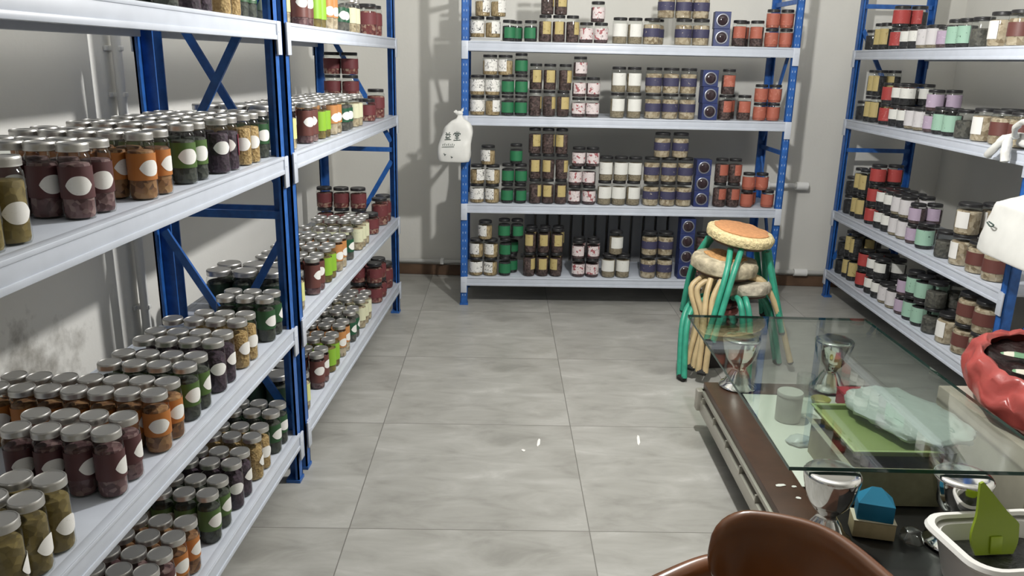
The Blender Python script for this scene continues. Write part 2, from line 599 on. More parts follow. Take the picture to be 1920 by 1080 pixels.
def mk_jar(name, dim, contents, fill=.92, bands=(), badge=None):
    """returns a prototype: root empty > contents, jar_wall, lid, paper_label (> badge)"""
    r, h, lh, nk = dim['r'], dim['h'], dim['lidh'], dim['neck']
    t = thing(name, 'x', 'jar')
    zt = h - lh                                   # top of the wall, under the lid
    zs = zt - nk                                  # shoulder
    bm = bm_new()
    q = r - .0022
    zf = .003 + (zs - .006) * fill
    lathe(bm, [(q * .55, .003), (q * .93, .0035), (q, .010), (q, zf - .003), (q * .92, zf + .001), (q * .4, zf + .003)], 24)
    obj('contents', bm, contents, t)
    bm = bm_new()
    lathe(bm, [(r * .6, .0), (r * .92, .0), (r, .007), (r, .012), (r * .99, .015), (r, .018), (r, zs - .004), (r * .97, zs + .003), (r * .87, zs + nk * .6), (r * .85, zt + .001)], 28)
    obj('jar_wall', bm, JAR_SHELL, t)
    bm = bm_new()
    lr = dim['lidr']
    lathe(bm, [(lr * .9, zt), (lr, zt + .0008), (lr * .985, zt + lh * .28), (lr, zt + lh * .36), (lr * .985, zt + lh * .58), (lr, zt + lh * .68), (lr * .99, zt + lh * .86), (lr * .94, zt + lh), (lr * .90, zt + lh), (lr * .88, zt + lh - .0012), (lr * .3, zt + lh - .001)], 28)
    obj('lid', bm, dim['lid'], t)
    first = None
    for (deg, off, z0, z1, m) in bands:
        bm = bm_new()
        arc_patch(bm, r + .0002, R(off - deg / 2), R(off + deg / 2), h * z0, h * z1, t=.0004, n=max(6, int(deg / 10)))
        o = obj('paper_label', bm, m, t)
        first = first or o
    if badge:
        wd, z0, z1 = badge
        bm = bm_new()
        arc_patch(bm, r + .0007, R(-wd / 2), R(wd / 2), h * z0, h * z1, t=.0004, n=22, shape=losange)
        obj('badge', bm, BADGE, first or t)
    return t

NAMES = {'olive jars': 'olive_leaf_jar', 'plum-banded jars': 'plum_petal_jar', 'orange-banded jars': 'orange_fruit_jar', 'green-banded jars': 'green_band_jar',
 'dark purple jars': 'purple_berry_jar', 'golden tan jars': 'golden_grain_jar', 'deep green jars': 'deep_green_jar', 'broad dark green jars': 'broad_green_jar',
 'pale-yellow-labelled jars': 'yellow_label_jar', 'maroon-banded jars': 'maroon_band_jar', 'lime-labelled jars': 'lime_label_jar', 'amber-banded jars': 'amber_band_jar',
 'pine-green-banded jars': 'pine_green_jar', 'cream-labelled jars': 'cream_label_jar', 'crimson-labelled jars': 'crimson_label_jar', 'tall crimson-labelled jars': 'tall_crimson_jar',
 'tan herb jars': 'tan_herb_jar', 'emerald-labelled jars': 'emerald_label_jar', 'gold-labelled brown jars': 'gold_label_jar', 'flower-labelled jars': 'flower_label_jar',
 'plain white-labelled jars': 'white_label_jar', 'navy-labelled jars': 'navy_label_jar', 'red-labelled brown jars': 'red_label_jar', 'small coral red jars': 'coral_jar',
 'black unlabelled jars': 'black_jar', 'gold-labelled jars': 'tall_gold_jar', 'red-labelled jars': 'bright_red_jar', 'white-labelled black jars': 'black_and_white_jar',
 'pale-lilac-labelled jars': 'pale_lilac_jar', 'lilac-labelled jars': 'lilac_jar', 'mint-labelled jars': 'mint_label_jar', 'grey-green jars': 'grey_green_jar',
 'tan-sliced jars': 'tan_slice_jar', 'maroon-labelled jars': 'maroon_label_jar'}

SKIP = {1, 2, 3, 179, 181, 183, 353, 359, 361, 363, 365, 367, 369, 371, 373, 540, 541, 590, 591, 596, 597, 630, 638, 639, 661, 671, 677, 678, 680, 682, 688, 690, 694, 696, 700}      # wholly behind other jars
N_JAR = [0]

class Kind:
    def __init__(s, desc, group, *a, **k):
        s.args, s.k, s.desc, s.group, s.proto = a, k, desc, group, None
        s.r, s.h = a[0]['r'], a[0]['h']
    def place(s, loc, rz, label, group):
        N_JAR[0] += 1
        if N_JAR[0] in SKIP:
            return None
        if s.proto is None:
            o = s.proto = mk_jar(NAMES[s.group], *s.args, **s.k)
        else:
            o = dup(s.proto)
        o.location = loc
        o.rotation_euler = (0, 0, rz)
        o['label'] = label
        o['group'] = group
        return o

H_OLIVE = herb('olive_dried_leaves', (.10, .072, .018), (.21, .155, .045), 70)
H_PLUM = herb('plum_dried_petals', (.070, .026, .030), (.15, .075, .080), 80, (.27, .18, .17))
H_ORANGE = herb('orange_brown_dried_fruit', (.10, .040, .016), (.27, .125, .05), 75, (.38, .21, .09))
H_DKGREEN = herb('dark_green_dried_leaves', (.018, .022, .018), (.055, .062, .048), 90)
H_PURPLE = herb('dark_purple_dried_berries', (.018, .009, .018), (.055, .030, .050), 110)
H_TANG = herb('golden_grain', (.27, .165, .055), (.45, .31, .13), 150)
H_TAN = herb('tan_dried_stems', (.19, .13, .06), (.38, .28, .15), 85, (.48, .37, .22), (2.2, 2.2, .8))
H_BROWN = herb('brown_dried_pods', (.025, .014, .013), (.07, .042, .04), 100, (.13, .085, .08))
H_BLACK = herb('black_dried_goods', (.010, .010, .012), (.03, .03, .034), 100)
H_MUSH = herb('pale_dried_slices', (.24, .18, .11), (.44, .36, .25), 62, (.56, .48, .36))
H_SEED = herb('grey_brown_seeds', (.20, .165, .11), (.32, .27, .19), 140)
H_PINKTEA = herb('dark_rose_buds', (.05, .028, .032), (.11, .07, .075), 90)
H_GREY = herb('grey_green_dried_leaves', (.05, .05, .045), (.12, .115, .10), 80)
H_CREAM = herb('cream_dried_slices', (.22, .17, .10), (.42, .34, .22), 70, (.52, .44, .30))
H_RED = herb('red_dried_fruit', (.10, .020, .02), (.2, .05, .045), 80, (.40, .27, .2))

def flat(n, c):
    return mat(n, c, .5)
B_PLUM, B_ORANGE = flat('plum_label_band', (.085, .028, .030)), flat('orange_label_band', (.44, .155, .030))
B_GREEN, B_DGREEN = flat('green_label_band', (.070, .135, .028)), flat('deep_green_label_band', (.022, .085, .028))
B_MAG, B_LIME = flat('magenta_label_band', (.19, .018, .045)), flat('lime_label_band', (.25, .47, .035))
B_YEL, B_CREAM = flat('pale_yellow_label', (.66, .68, .28)), printed('cream_label', (.66, .66, .46), (.42, .44, .28), .3, 120)
B_MAROON, B_PINE = flat('maroon_label_band', (.135, .046, .038)), flat('pine_green_label_band', (.012, .085, .040))
B_CRIM = printed('crimson_label_band', (.15, .032, .036), (.42, .30, .28), .15, 90)
L_INK = printed('white_label_ink_marks', (.78, .77, .74), (.10, .10, .10), .62, 75)
L_EMER = printed('emerald_label', (.020, .17, .070), (.18, .25, .05), .1, 90)
L_GOLD = printed('golden_yellow_label', (.50, .40, .17), (.32, .23, .08), .45, 60)
L_FLOW = printed('pinkish_flower_label', (.70, .62, .62), (.20, .17, .17), .5, 75, (.36, .11, .12))
L_WHITE = printed('white_label_faint_marks', (.74, .74, .70), (.50, .50, .47), .3, 90)
L_NAVY = printed('navy_label', (.048, .046, .100), (.48, .43, .32), .22, 80)
L_CORAL = printed('coral_red_label', (.40, .115, .075), (.47, .17, .12), .5, 40)
L_REDR = printed('bright_red_label', (.40, .052, .048), (.50, .14, .13), .4, 40)
L_LILACW = printed('pale_lilac_grey_label', (.62, .60, .61), (.48, .46, .48), .4, 60)
L_LILAC = printed('lilac_label', (.43, .34, .45), (.55, .47, .57), .4, 50)
L_MINT = printed('mint_label_dark_marks', (.31, .50, .39), (.06, .12, .09), .30, 60)

K = {
 'olive': Kind('olive-filled', 'olive jars', TALL, H_OLIVE, badge=(95, .24, .50)),
 'plum': Kind('plum-banded', 'plum-banded jars', TALL, H_PLUM, bands=[(300, 0, .28, .70, B_PLUM)], badge=(95, .33, .58)),
 'orange': Kind('orange-banded', 'orange-banded jars', TALL, H_ORANGE, bands=[(300, 0, .30, .70, B_ORANGE)], badge=(95, .36, .60)),
 'green': Kind('green-banded', 'green-banded jars', TALL, H_DKGREEN, bands=[(300, 0, .28, .70, B_GREEN)], badge=(100, .34, .60)),
 'purple': Kind('dark purple', 'dark purple jars', TALL, H_PURPLE, bands=[(120, 130, .28, .68, B_MAG)], badge=(95, .36, .60)),
 'tan': Kind('golden tan', 'golden tan jars', TALL, H_TANG, badge=(100, .30, .56)),
 'dkgreen': Kind('deep green', 'deep green jars', TALL, H_DKGREEN, bands=[(300, 0, .30, .72, B_DGREEN)], badge=(105, .36, .60)),
 'wide': Kind('broad dark green', 'broad dark green jars', WIDE, H_DKGREEN, bands=[(300, 0, .25, .68, flat('black_green_label_band', (.012, .035, .018)))]),
 'yel': Kind('pale-yellow-labelled', 'pale-yellow-labelled jars', TALL, H_CREAM, bands=[(200, 0, .25, .72, B_YEL)]),
 'maroon': Kind('maroon-banded', 'maroon-banded jars', TALL, H_PLUM, bands=[(320, 0, .2, .82, B_MAROON)], badge=(95, .42, .66)),
 'lime': Kind('lime-labelled', 'lime-labelled jars', TALL, H_OLIVE, bands=[(190, 0, .22, .72, B_LIME)]),
 'amber': Kind('amber-banded', 'amber-banded jars', TALL, H_MUSH, bands=[(300, 0, .32, .82, flat('amber_label_band', (.50, .22, .07)))], badge=(95, .36, .60)),
 'pine': Kind('pine-green-banded', 'pine-green-banded jars', TALL, H_GREY, bands=[(300, 0, .26, .66, B_PINE)], badge=(100, .32, .56)),
 'cream': Kind('cream-labelled', 'cream-labelled jars', TALL, H_CREAM, bands=[(220, 0, .28, .72, B_CREAM)]),
 'red': Kind('crimson-labelled', 'crimson-labelled jars', short(.044, .112), H_RED, bands=[(210, 0, .28, .72, B_CRIM)]),
 'redt': Kind('tall crimson-labelled', 'tall crimson-labelled jars', short(.046, .152), H_RED, bands=[(210, 0, .35, .72, B_CRIM)]),
 # back rack
 'A': Kind('tan herb jar with inked white label', 'tan herb jars', short(.0445, .116), H_TAN, bands=[(150, 0, .20, .78, L_INK)]),
 'B': Kind('dark jar with emerald label', 'emerald-labelled jars', short(.0385, .120), H_BLACK, bands=[(150, 0, .16, .66, L_EMER)]),
 'C': Kind('tall brown jar with gold label', 'gold-labelled brown jars', short(.0385, .152), H_BROWN, bands=[(78, 0, .30, .76, L_GOLD)]),
 'D': Kind('dark jar with pinkish flower label', 'flower-labelled jars', short(.0415, .116), H_PINKTEA, bands=[(165, 0, .18, .72, L_FLOW)]),
 'E': Kind('jar with plain white label', 'plain white-labelled jars', short(.0435, .148), H_SEED, .9, bands=[(150, 0, .28, .76, L_WHITE)]),
 'F': Kind('jar of pale slices, navy label', 'navy-labelled jars', short(.0495, .148), H_MUSH, bands=[(170, 0, .29, .61, L_NAVY)]),
 'H': Kind('brown jar with red label', 'red-labelled brown jars', short(.041, .148), H_BROWN, bands=[(110, 0, .32, .76, L_CORAL)]),
 'K': Kind('small coral red jar', 'small coral red jars', short(.039, .106), L_CORAL, bands=[(200, 0, .16, .78, L_CORAL)]),
 # right rack
 'dark': Kind('black unlabelled', 'black unlabelled jars', short(.045, .118), H_BLACK),
 'gold': Kind('tall gold-labelled', 'gold-labelled jars', short(.0385, .152), H_BLACK, bands=[(90, 0, .2, .78, L_GOLD)]),
 'redr': Kind('red-labelled', 'red-labelled jars', short(.046, .118), H_BLACK, bands=[(180, 0, .18, .80, L_REDR)]),
 'wb': Kind('white-labelled black', 'white-labelled black jars', short(.045, .118), H_BLACK, bands=[(160, 0, .34, .80, L_WHITE)]),
 'lw': Kind('pale-lilac-labelled', 'pale-lilac-labelled jars', short(.045, .118), H_SEED, bands=[(190, 0, .16, .84, L_LILACW)]),
 'lil': Kind('lilac-labelled', 'lilac-labelled jars', short(.042, .108), H_PINKTEA, bands=[(170, 0, .18, .78, L_LILAC)]),
 'mint': Kind('mint-labelled', 'mint-labelled jars', short(.045, .135), H_BLACK, bands=[(190, 0, .15, .74, L_MINT)]),
 'gray': Kind('grey-green', 'grey-green jars', short(.050, .135), H_GREY, .75),
 'mush': Kind('tan-sliced', 'tan-sliced jars', short(.056, .150), H_MUSH, bands=[(65, -25, .22, .74, PAPER)]),
 'mar': Kind('maroon-labelled', 'maroon-labelled jars', short(.056, .150), H_MUSH, bands=[(200, 0, .27, .66, B_MAROON)]),
}
ORD = ['first', 'second', 'third', 'fourth', 'fifth', 'sixth', 'seventh', 'eighth']
SHELF_N = {0: 'lowest', 1: 'second', 2: 'third', 3: 'top'}
ROWS = ['front row', 'second row', 'third row', 'fourth row', 'fifth row', 'sixth row', 'seventh row']
COLS = {1: [''], 2: ['nearer column, ', 'farther column, '], 3: ['nearest column, ', 'middle column, ', 'farthest column, ']}

def left_group(fr, where, kind, shelf, ys, rows, z0, pitch=None, v0=.045, lift=0, lay=''):
    """one product: columns at the given room Y, going back row by row from the shelf edge"""
    k = K[kind]
    p = pitch or (k.r * 2 + .0046)
    lid = 'silver-lidded' if k.args[0]['lid'] is SILVER else 'black-lidded'
    for ci, y in enumerate(ys):
        n = rows[ci] if isinstance(rows, (list, tuple)) else rows
        for j in range(n):
            u = y - fr.o[1] + rnd.uniform(-.0008, .0008)
            v = v0 + p * j + rnd.uniform(-.0008, .0008)
            a = rnd.gauss(0, 20) + (20 if shelf < 2 else 0)
            lab = f"{lid} {k.desc} jar, {lay}{ROWS[j]}, {COLS[len(ys)][ci]}{SHELF_N[shelf]} shelf of {where} rack"
            k.place(fr.w(u, v, z0 + .0008 + lift), fr.yaw + R(a - 34), lab, f"{k.group} on the {SHELF_N[shelf]} shelf of the {where} rack")

# nearest left rack
N = 'near left'
for sh, rows in ((0, None), (1, None), (2, None)):
    z = LV_L[sh]
    if sh == 0:
        left_group(F_NEAR, N, 'olive', sh, [1.40, 1.47], 3, z)
        left_group(F_NEAR, N, 'plum', sh, [1.575, 1.645], 3, z)
        left_group(F_NEAR, N, 'orange', sh, [1.715, 1.785], 4, z)
        left_group(F_NEAR, N, 'green', sh, [1.925, 2.0], 4, z)
        left_group(F_NEAR, N, 'purple', sh, [2.10, 2.17], 4, z)
        left_group(F_NEAR, N, 'tan', sh, [2.272, 2.342], 3, z)
        left_group(F_NEAR, N, 'dkgreen', sh, [2.452, 2.522], 4, z)
    if sh == 1:
        left_group(F_NEAR, N, 'olive', sh, [1.15, 1.22, 1.29], 4, z)
        left_group(F_NEAR, N, 'plum', sh, [1.49, 1.56], 4, z)
        left_group(F_NEAR, N, 'orange', sh, [1.69, 1.76], 7, z, .0630, .040)
        left_group(F_NEAR, N, 'green', sh, [1.865, 1.935], 4, z)
        left_group(F_NEAR, N, 'purple', sh, [2.045, 2.115], 4, z)
        left_group(F_NEAR, N, 'tan', sh, [2.225, 2.295], [4, 3], z)
        left_group(F_NEAR, N, 'dkgreen', sh, [2.465, 2.535], [3, 3], z)
    if sh == 2:
        left_group(F_NEAR, N, 'olive', sh, [1.23, 1.30], [2, 3], z, v0=.05)
        left_group(F_NEAR, N, 'plum', sh, [1.525, 1.598], [4, 4], z, v0=.06)
        left_group(F_NEAR, N, 'orange', sh, [1.755, 1.83], [5, 5], z)
        left_group(F_NEAR, N, 'green', sh, [1.99, 2.06], 5, z, v0=.055)
        left_group(F_NEAR, N, 'purple', sh, [2.185, 2.255], 5, z)
        left_group(F_NEAR, N, 'tan', sh, [2.36, 2.428], 5, z)
        left_group(F_NEAR, N, 'dkgreen', sh, [2.555], 3, z, v0=.06)
z = LV_L[3]
left_group(F_NEAR, N, 'purple', 3, [2.11, 2.18], 2, z, v0=.06)
left_group(F_NEAR, N, 'green', 3, [1.98], 2, z, v0=.06)
left_group(F_NEAR, N, 'tan', 3, [2.29, 2.362], 2, z, v0=.05)
left_group(F_NEAR, N, 'dkgreen', 3, [2.45, 2.52], 2, z, v0=.06)

# farther left rack
N = 'far left'
for sh in (0, 1, 2, 3):
    z = LV_L[sh]
    d = {0: 0, 1: 0, 2: .0, 3: .0}[sh]
    r = 4 if sh < 3 else 2
    left_group(F_FAR, N, 'yel', sh, [2.80], 1, z)
    left_group(F_FAR, N, 'wide', sh, [2.785, 2.884], [3, 3] if sh < 3 else [1, 1], z, v0=.13)
    left_group(F_FAR, N, 'maroon', sh, [3.01, 3.078], r, z)
    left_group(F_FAR, N, 'lime', sh, [3.19, 3.26], r, z)
    left_group(F_FAR, N, 'amber', sh, [3.375, 3.445], r, z)
    left_group(F_FAR, N, 'pine', sh, [3.575, 3.645] if sh != 1 else [3.585], r, z)
    left_group(F_FAR, N, 'cream', sh, [3.78, 3.85, 3.92] if sh in (0, 1) else [3.78, 3.85], [r, r, 2] if sh in (0, 1) else r, z)
    if sh == 3:
        left_group(F_FAR, N, 'redt', sh, [4.22, 4.36], 2, z, v0=.06)
    elif sh == 2:
        left_group(F_FAR, N, 'red', sh, [4.15], 1, z, v0=.06)
        left_group(F_FAR, N, 'redt', sh, [4.38], 1, z, v0=.06)
        for i in range(3):
            left_group(F_FAR, N, 'red', sh, [4.25], 2, z, v0=.165, lift=i * .1125, lay=['bottom layer ', 'middle layer ', 'top layer '][i])
    elif sh == 1:
        left_group(F_FAR, N, 'red', sh, [4.16], 1, z, v0=.06)
        left_group(F_FAR, N, 'redt', sh, [4.40, 4.50], [1, 1], z, v0=.06)
        for i in range(2):
            left_group(F_FAR, N, 'red', sh, [4.28], 3, z, v0=.15, lift=i * .1125, lay=['bottom layer ', 'upper layer '][i])
    else:
        for i in range(2):
            left_group(F_FAR, N, 'red', sh, [4.22, 4.33], 2, z, v0=.06, lift=i * .1125, lay=['bottom layer ', 'upper layer '][i])
        left_group(F_FAR, N, 'redt', sh, [4.52], 1, z, v0=.06)

# back rack: u positions of the front stacks, layer by layer
BT = {
4 : dict(A=[[0.091, 0.182], [0.121, 0.212]], B=[[0.275, 0.321, 0.403]], C=[[0.487, 0.567, 0.647], [0.496, 0.575]], D=[[0.728, 0.815], [0.791]], E=[[0.925, 1.014]], F=[[1.112, 1.197, 1.299, 1.402], [1.189, 1.291, 1.392]], H=[[1.629, 1.667, 1.733]], K=[[1.823, 1.908], [1.822, 1.904]]),
3 : dict(A=[[0.095, 0.187], [0.094, 0.184], [0.168, 0.259]], B=[[0.275, 0.356], [0.275, 0.356], [0.353]], C=[[0.440, 0.524, 0.608], [0.441, 0.524, 0.615]], D=[[0.70, 0.784], [0.70, 0.784], [0.702]], E=[[0.934, 1.035], [0.934, 1.026]], F=[[1.148, 1.252, 1.355], [1.144, 1.247, 1.352]], H=[[1.585, 1.63, 1.701], [1.593]], K=[[1.797, 1.880], [1.797, 1.880]]),
2 : dict(A=[[0.097, 0.192], [0.099, 0.194], [0.163]], B=[[0.283, 0.364], [0.285, 0.365], [0.334]], C=[[0.455, 0.534, 0.613], [0.45, 0.532, 0.614], [0.445, 0.527, 0.609]], D=[[0.700, 0.789], [0.699, 0.785], [0.716, 0.801]], E=[[0.884, 0.973, 1.062], [0.888, 0.977, 1.066]], F=[[1.172, 1.276, 1.377], [1.168, 1.274, 1.375], [1.223, 1.334]], H=[[1.600, 1.684], [1.600, 1.684]], K=[[1.772, 1.823, 1.902], [1.775, 1.857]]),
1 : dict(A=[[0.095, 0.187], [0.098, 0.190], [0.152]], B=[[0.277, 0.339], [0.280, 0.344], [0.270, 0.350]], C=[[0.430, 0.515, 0.600], [0.434, 0.519, 0.604]], D=[[0.743, 0.831], [0.741, 0.832]], E=[[0.935, 1.026], [0.975]], F=[[1.187, 1.291], [1.187, 1.288]], H=[[1.518, 1.60], [1.52]]),
}
TURN = {'A': [0, 15, 70, -10, 25, -60], 'B': [10, -25, 60, -5, 30], 'C': [-10, 20, 55, -30, 95, 5], 'D': [0, 30, -40, 10], 'E': [0, -25, 20], 'F': [0, 12, -14], 'H': [0, 35, -20], 'K': [0, 15, -15]}
LAYER = {1: ['bottom layer'], 2: ['bottom layer', 'upper layer'], 3: ['bottom layer', 'middle layer', 'top layer']}
for s, kinds in BT.items():
    z0 = LV_B[s - 1]
    for kd, layers in kinds.items():
        k = K[kd]
        rows = [layers]
        if s == 1 and kd in 'CD':
            rows.append([[u + .012 for u in l] for l in layers])
        seen = {}
        for ri, lay in enumerate(rows):
            for li, us in enumerate(lay):
                last, front_i, back_i = -9, 0, 0
                for u in us:
                    back = ri
                    if u - last < 2 * k.r - .002:
                        back = 1
                    else:
                        last = u
                    uu = u if not (back and not ri) else last + .045
                    v = .058 + back * (2 * k.r + .006) + rnd.uniform(-.002, .002)
                    idx = seen.get((li, back), 0)
                    seen[li, back] = idx + 1
                    a = TURN[kd][rnd.randrange(len(TURN[kd]))] + rnd.uniform(-8, 8)
                    pos = ORD[idx] + ' from left'
                    rear = 'rear ' if back else ''
                    lab = f"{k.desc}, {pos}, {rear}{LAYER[len(lay)][li]}, {SHELF_N[s - 1]} shelf, back rack"
                    k.place(F_BACK.w(uu, v, z0 + .0008 + (.0185 if s == 4 and kd == 'A' else 0) + li * (k.h + .0005)), F_BACK.yaw + R(a), lab, f"{k.group} on the {SHELF_N[s - 1]} shelf of the back rack")

# navy gift boxes with a round window
NAVY = noisy('navy_gift_board', (.024, .038, .135), .2, 25, .4)
def gift_box():
    t = thing('gift_box', 'x', 'box')
    bm = bm_new(); box(bm, -.046, .046, -.043, .043, 0, .096, bev=.002); obj('carton', bm, NAVY, t, smooth=False)
    bm = bm_new(); lathe(bm, [(.030, -.001), (.036, .0), (.037, .002), (.034, .0035), (.030, .003)], 28, caps=(True, False))
    q = Matrix.Translation((0, -.043, .048)) @ Matrix.Rotation(pi / 2, 4, 'X')
    bmesh.ops.transform(bm, matrix=q, verts=bm.verts); obj('window_ring', bm, mat('grey_foil_ring', (.30, .31, .36), .3, .6), t)
    bm = bm_new(); lathe(bm, [(.031, .0005), (.027, .005), (.018, .009), (.006, .0105)], 24)
    bmesh.ops.transform(bm, matrix=q, verts=bm.verts); obj('window', bm, mat('dark_glossy_bubble', (.035, .022, .028), .08), t)
    return t
gp = None
for s, us in {4: [1.524, 1.521], 3: [1.484, 1.480, 1.476], 2: [1.483, 1.482, 1.481], 1: [1.416, 1.416, 1.415, 1.415]}.items():
    for i, u in enumerate(us):
        o = gp if gp is None else dup(gp)
        if o is None:
            o = gp = gift_box()
        o.location = F_BACK.w(u, .062, LV_B[s - 1] + .0008 + i * .0967)
        o.rotation_euler = (0, 0, F_BACK.yaw + R(rnd.uniform(-4, 4) - (6 if s == 4 else 0)))
        n = len(us)
        pos = {0: 'bottom', n - 1: 'top'}.get(i, 'second from bottom' if i == 1 else 'third from bottom')
        tag(o, f"navy gift box with round window, {pos} of its stack, {SHELF_N[s - 1]} shelf, back rack", 'box', group=f"navy gift boxes on the {SHELF_N[s - 1]} shelf of the back rack")

# right rack: columns by distance along the rack
def right_group(kind, sh, ys, layers=1, rows=2, v0=.06, turn=0):
    k = K[kind]
    v0 = max(v0, k.r + .016)
    for ci, y in enumerate(sorted(ys)):
        for j in range(rows):
            for li in range(layers if j == 0 or layers < 3 else layers):
                u = F_RIGHT.o[1] - y
                v = v0 + (2 * k.r + .005) * j + rnd.uniform(-.0008, .0008)
                lay = '' if layers == 1 else LAYER[layers][li] + ', '
                lab = f"{k.desc} jar, {ROWS[j]}, {COLS[len(ys)][ci]}{lay}{SHELF_N[sh]} shelf, right rack"
                k.place(F_RIGHT.w(u, v, LV_L[sh] + .0008 + li * (k.h + .0005)), F_RIGHT.yaw + R(turn + rnd.gauss(0, 18) + 28), lab, f"{k.group} on the {SHELF_N[sh]} shelf of the right rack")
for sh in range(4):
    two = 1 if sh == 3 else 2
    right_group('dark', sh, [5.20], two if sh < 2 else 1, 3)
    right_group('gold', sh, [5.02, 5.10], 1 if sh == 3 else 2, 2, turn=10)
    right_group('redr', sh, [4.86], {3: 2, 2: 2, 1: 3, 0: 2}[sh], 2)
    right_group('wb', sh, [4.63, 4.73], {3: 1, 2: 2, 1: 2, 0: 2}[sh], 2)
    right_group('lw', sh, [4.43, 4.53], {3: 1, 2: 1, 1: 2, 0: 1}[sh], 2 if sh else 1)
    right_group('lil', sh, [4.32], {3: 1, 2: 2, 1: 2, 0: 2}[sh], 2)
    right_group('mint', sh, [4.12, 4.22] if sh != 1 else [4.2], 2 if sh == 0 else 1, 1 if sh else 2)
    right_group('gray', sh, [4.00], 2 if sh == 0 else 1, 2)
    right_group('mush', sh, [3.85], 2 if sh == 1 else 1, 2)
    right_group('mar', sh, [3.56, 3.70] if sh != 3 else [3.70], 2 if sh == 0 else 1, 1, turn=-10)

# ------------------------------------------------------------------ glass-topped coffee table
F_T = Frame(.695, 1.992, R(2))
def tw(u, v, z):
    return F_T.w(u, v, z)
DK_Z = .22
BROWN = noisy('brown_laminate', (.075, .036, .024), .18, 14, .38)
RAIL = mat('dull_silver_rail', (.47, .45, .40), .4, .55)
BLACKW = mat('black_lacquer_panel', (.016, .015, .015), .3)
CHROME = mat('polished_steel', (.72, .72, .71), .09, 1.)
GLASS = clear('tinted_table_glass', (.86, .90, .87), 1.5, .02, .04)
GLASS_E = mat('green_glass_edge', (.01, .05, .04), .08)
t = thing('coffee_table', 'low coffee table with clear glass top over a brown deck', 'table', tw(0, 0, 0), F_T.yaw)
bm = bm_new()
box(bm, 0, .775, 0, 1.352, .438, .450, bev=.0015)
for f in bm.faces:
    if abs(f.normal.z) < .5:
        f.material_index = 1
obj('glass_top', bm, [GLASS, GLASS_E], t, smooth=False)
DU0, DU1, DV0, DV1 = .045, .735, -.33, 1.15
bm = bm_new()
for a in ((DU0, DU0 + .125, DV0, DV1), (DU1 - .125, DU1, DV0, DV1), (DU0 + .1255, DU1 - .1255, DV1 - .11, DV1), (DU0 + .1255, DU1 - .1255, DV0, DV0 + .11)):
    box(bm, *a, DK_Z - .03, DK_Z, bev=.002)
obj('deck_border', bm, BROWN, t)
bm = bm_new(); box(bm, DU0 + .1, DU1 - .1, DV0 + .1, DV1 - .1, DK_Z - .035, DK_Z - .004); obj('deck_panel', bm, BLACKW, t, smooth=False)
for u, s in ((DU0, -1), (DU1, 1)):
    for z0, z1, p in ((.172, .190, .010), (.098, .148, .016)):
        bm = bm_new()
        a, b = sorted((u + s * p, u - s * .02))
        box(bm, a, b, DV0, DV1, z0, z1, bev=.004)
        obj('side_rail', bm, RAIL, t)
    bm = bm_new()
    for k in range(8):
        v = DV0 + .08 + k * .19
        a, b = sorted((u + s * .0165, u - s * .005))
        box(bm, a, b, v, v + .008, .140, .174)
    obj('rail_stud', bm, RAIL, t, smooth=False)
bm = bm_new(); box(bm, DU0 + .012, DU1 - .012, DV0 + .01, DV1 - .01, .095, .19); obj('deck_core', bm, mat('dark_brown_board', (.04, .026, .02), .6), t, smooth=False)
for u in (DU0 + .10, DU1 - .10):
    for v in (DV0 + .1, DV1 - .12):
        bm = bm_new(); box(bm, u - .045, u + .045, v - .06, v + .06, 0, .098, bev=.006); obj('leg', bm, BLACKW, t)
for u, v in ((.125, .008), (.482, .004), (.175, 1.170 - .06), (.55, 1.110)):
    bm = bm_new()
    lathe(bm, [(.072, DK_Z), (.076, DK_Z + .005), (.072, DK_Z + .013), (.058, DK_Z + .022), (.054, DK_Z + .032), (.048, DK_Z + .040), (.040, DK_Z + .058), (.030, DK_Z + .072), (.026, DK_Z + .082), (.030, DK_Z + .092), (.044, DK_Z + .106),
               (.058, DK_Z + .128), (.067, DK_Z + .155), (.0735, DK_Z + .185), (.0765, DK_Z + .205), (.0765, DK_Z + .210), (.070, .4360), (.055, .4372), (.02, .4378)], 40, cx=u, cy=v)
    obj('chrome_support', bm, CHROME, t, angle=60)
bm = bm_new(); box(bm, DU0 - .03, DU0 + .01, DV1 - .03, DV1 + .012, .10, .19, bev=.006); obj('rail_end_cap', bm, RAIL, t)

WHITE_P = mat('white_plastic', (.74, .73, .70), .35)
bm = bm_new()
for i in range(2):
    pass
pts = [(.165, .30), (.60, .28), (.60, 1.02), (.175, 1.03)]
lo = [bm.verts.new((u, v, 0)) for u, v in pts]; hi = [bm.verts.new((u, v, .0012)) for u, v in pts]
bm.faces.new(lo[::-1]); bm.faces.new(hi)
for i in range(4):
    bm.faces.new((lo[i], lo[(i + 1) % 4], hi[(i + 1) % 4], hi[i]))
o = obj('paper_sheet', bm, mat('white_paper_sheet', (.74, .76, .70), .6), smooth=False, loc=tw(0, 0, DK_Z + .0003)); o.rotation_euler.z = F_T.yaw
tag(o, 'white paper sheet lying on the deck under the glass', 'paper')
ZS = DK_Z + .0018

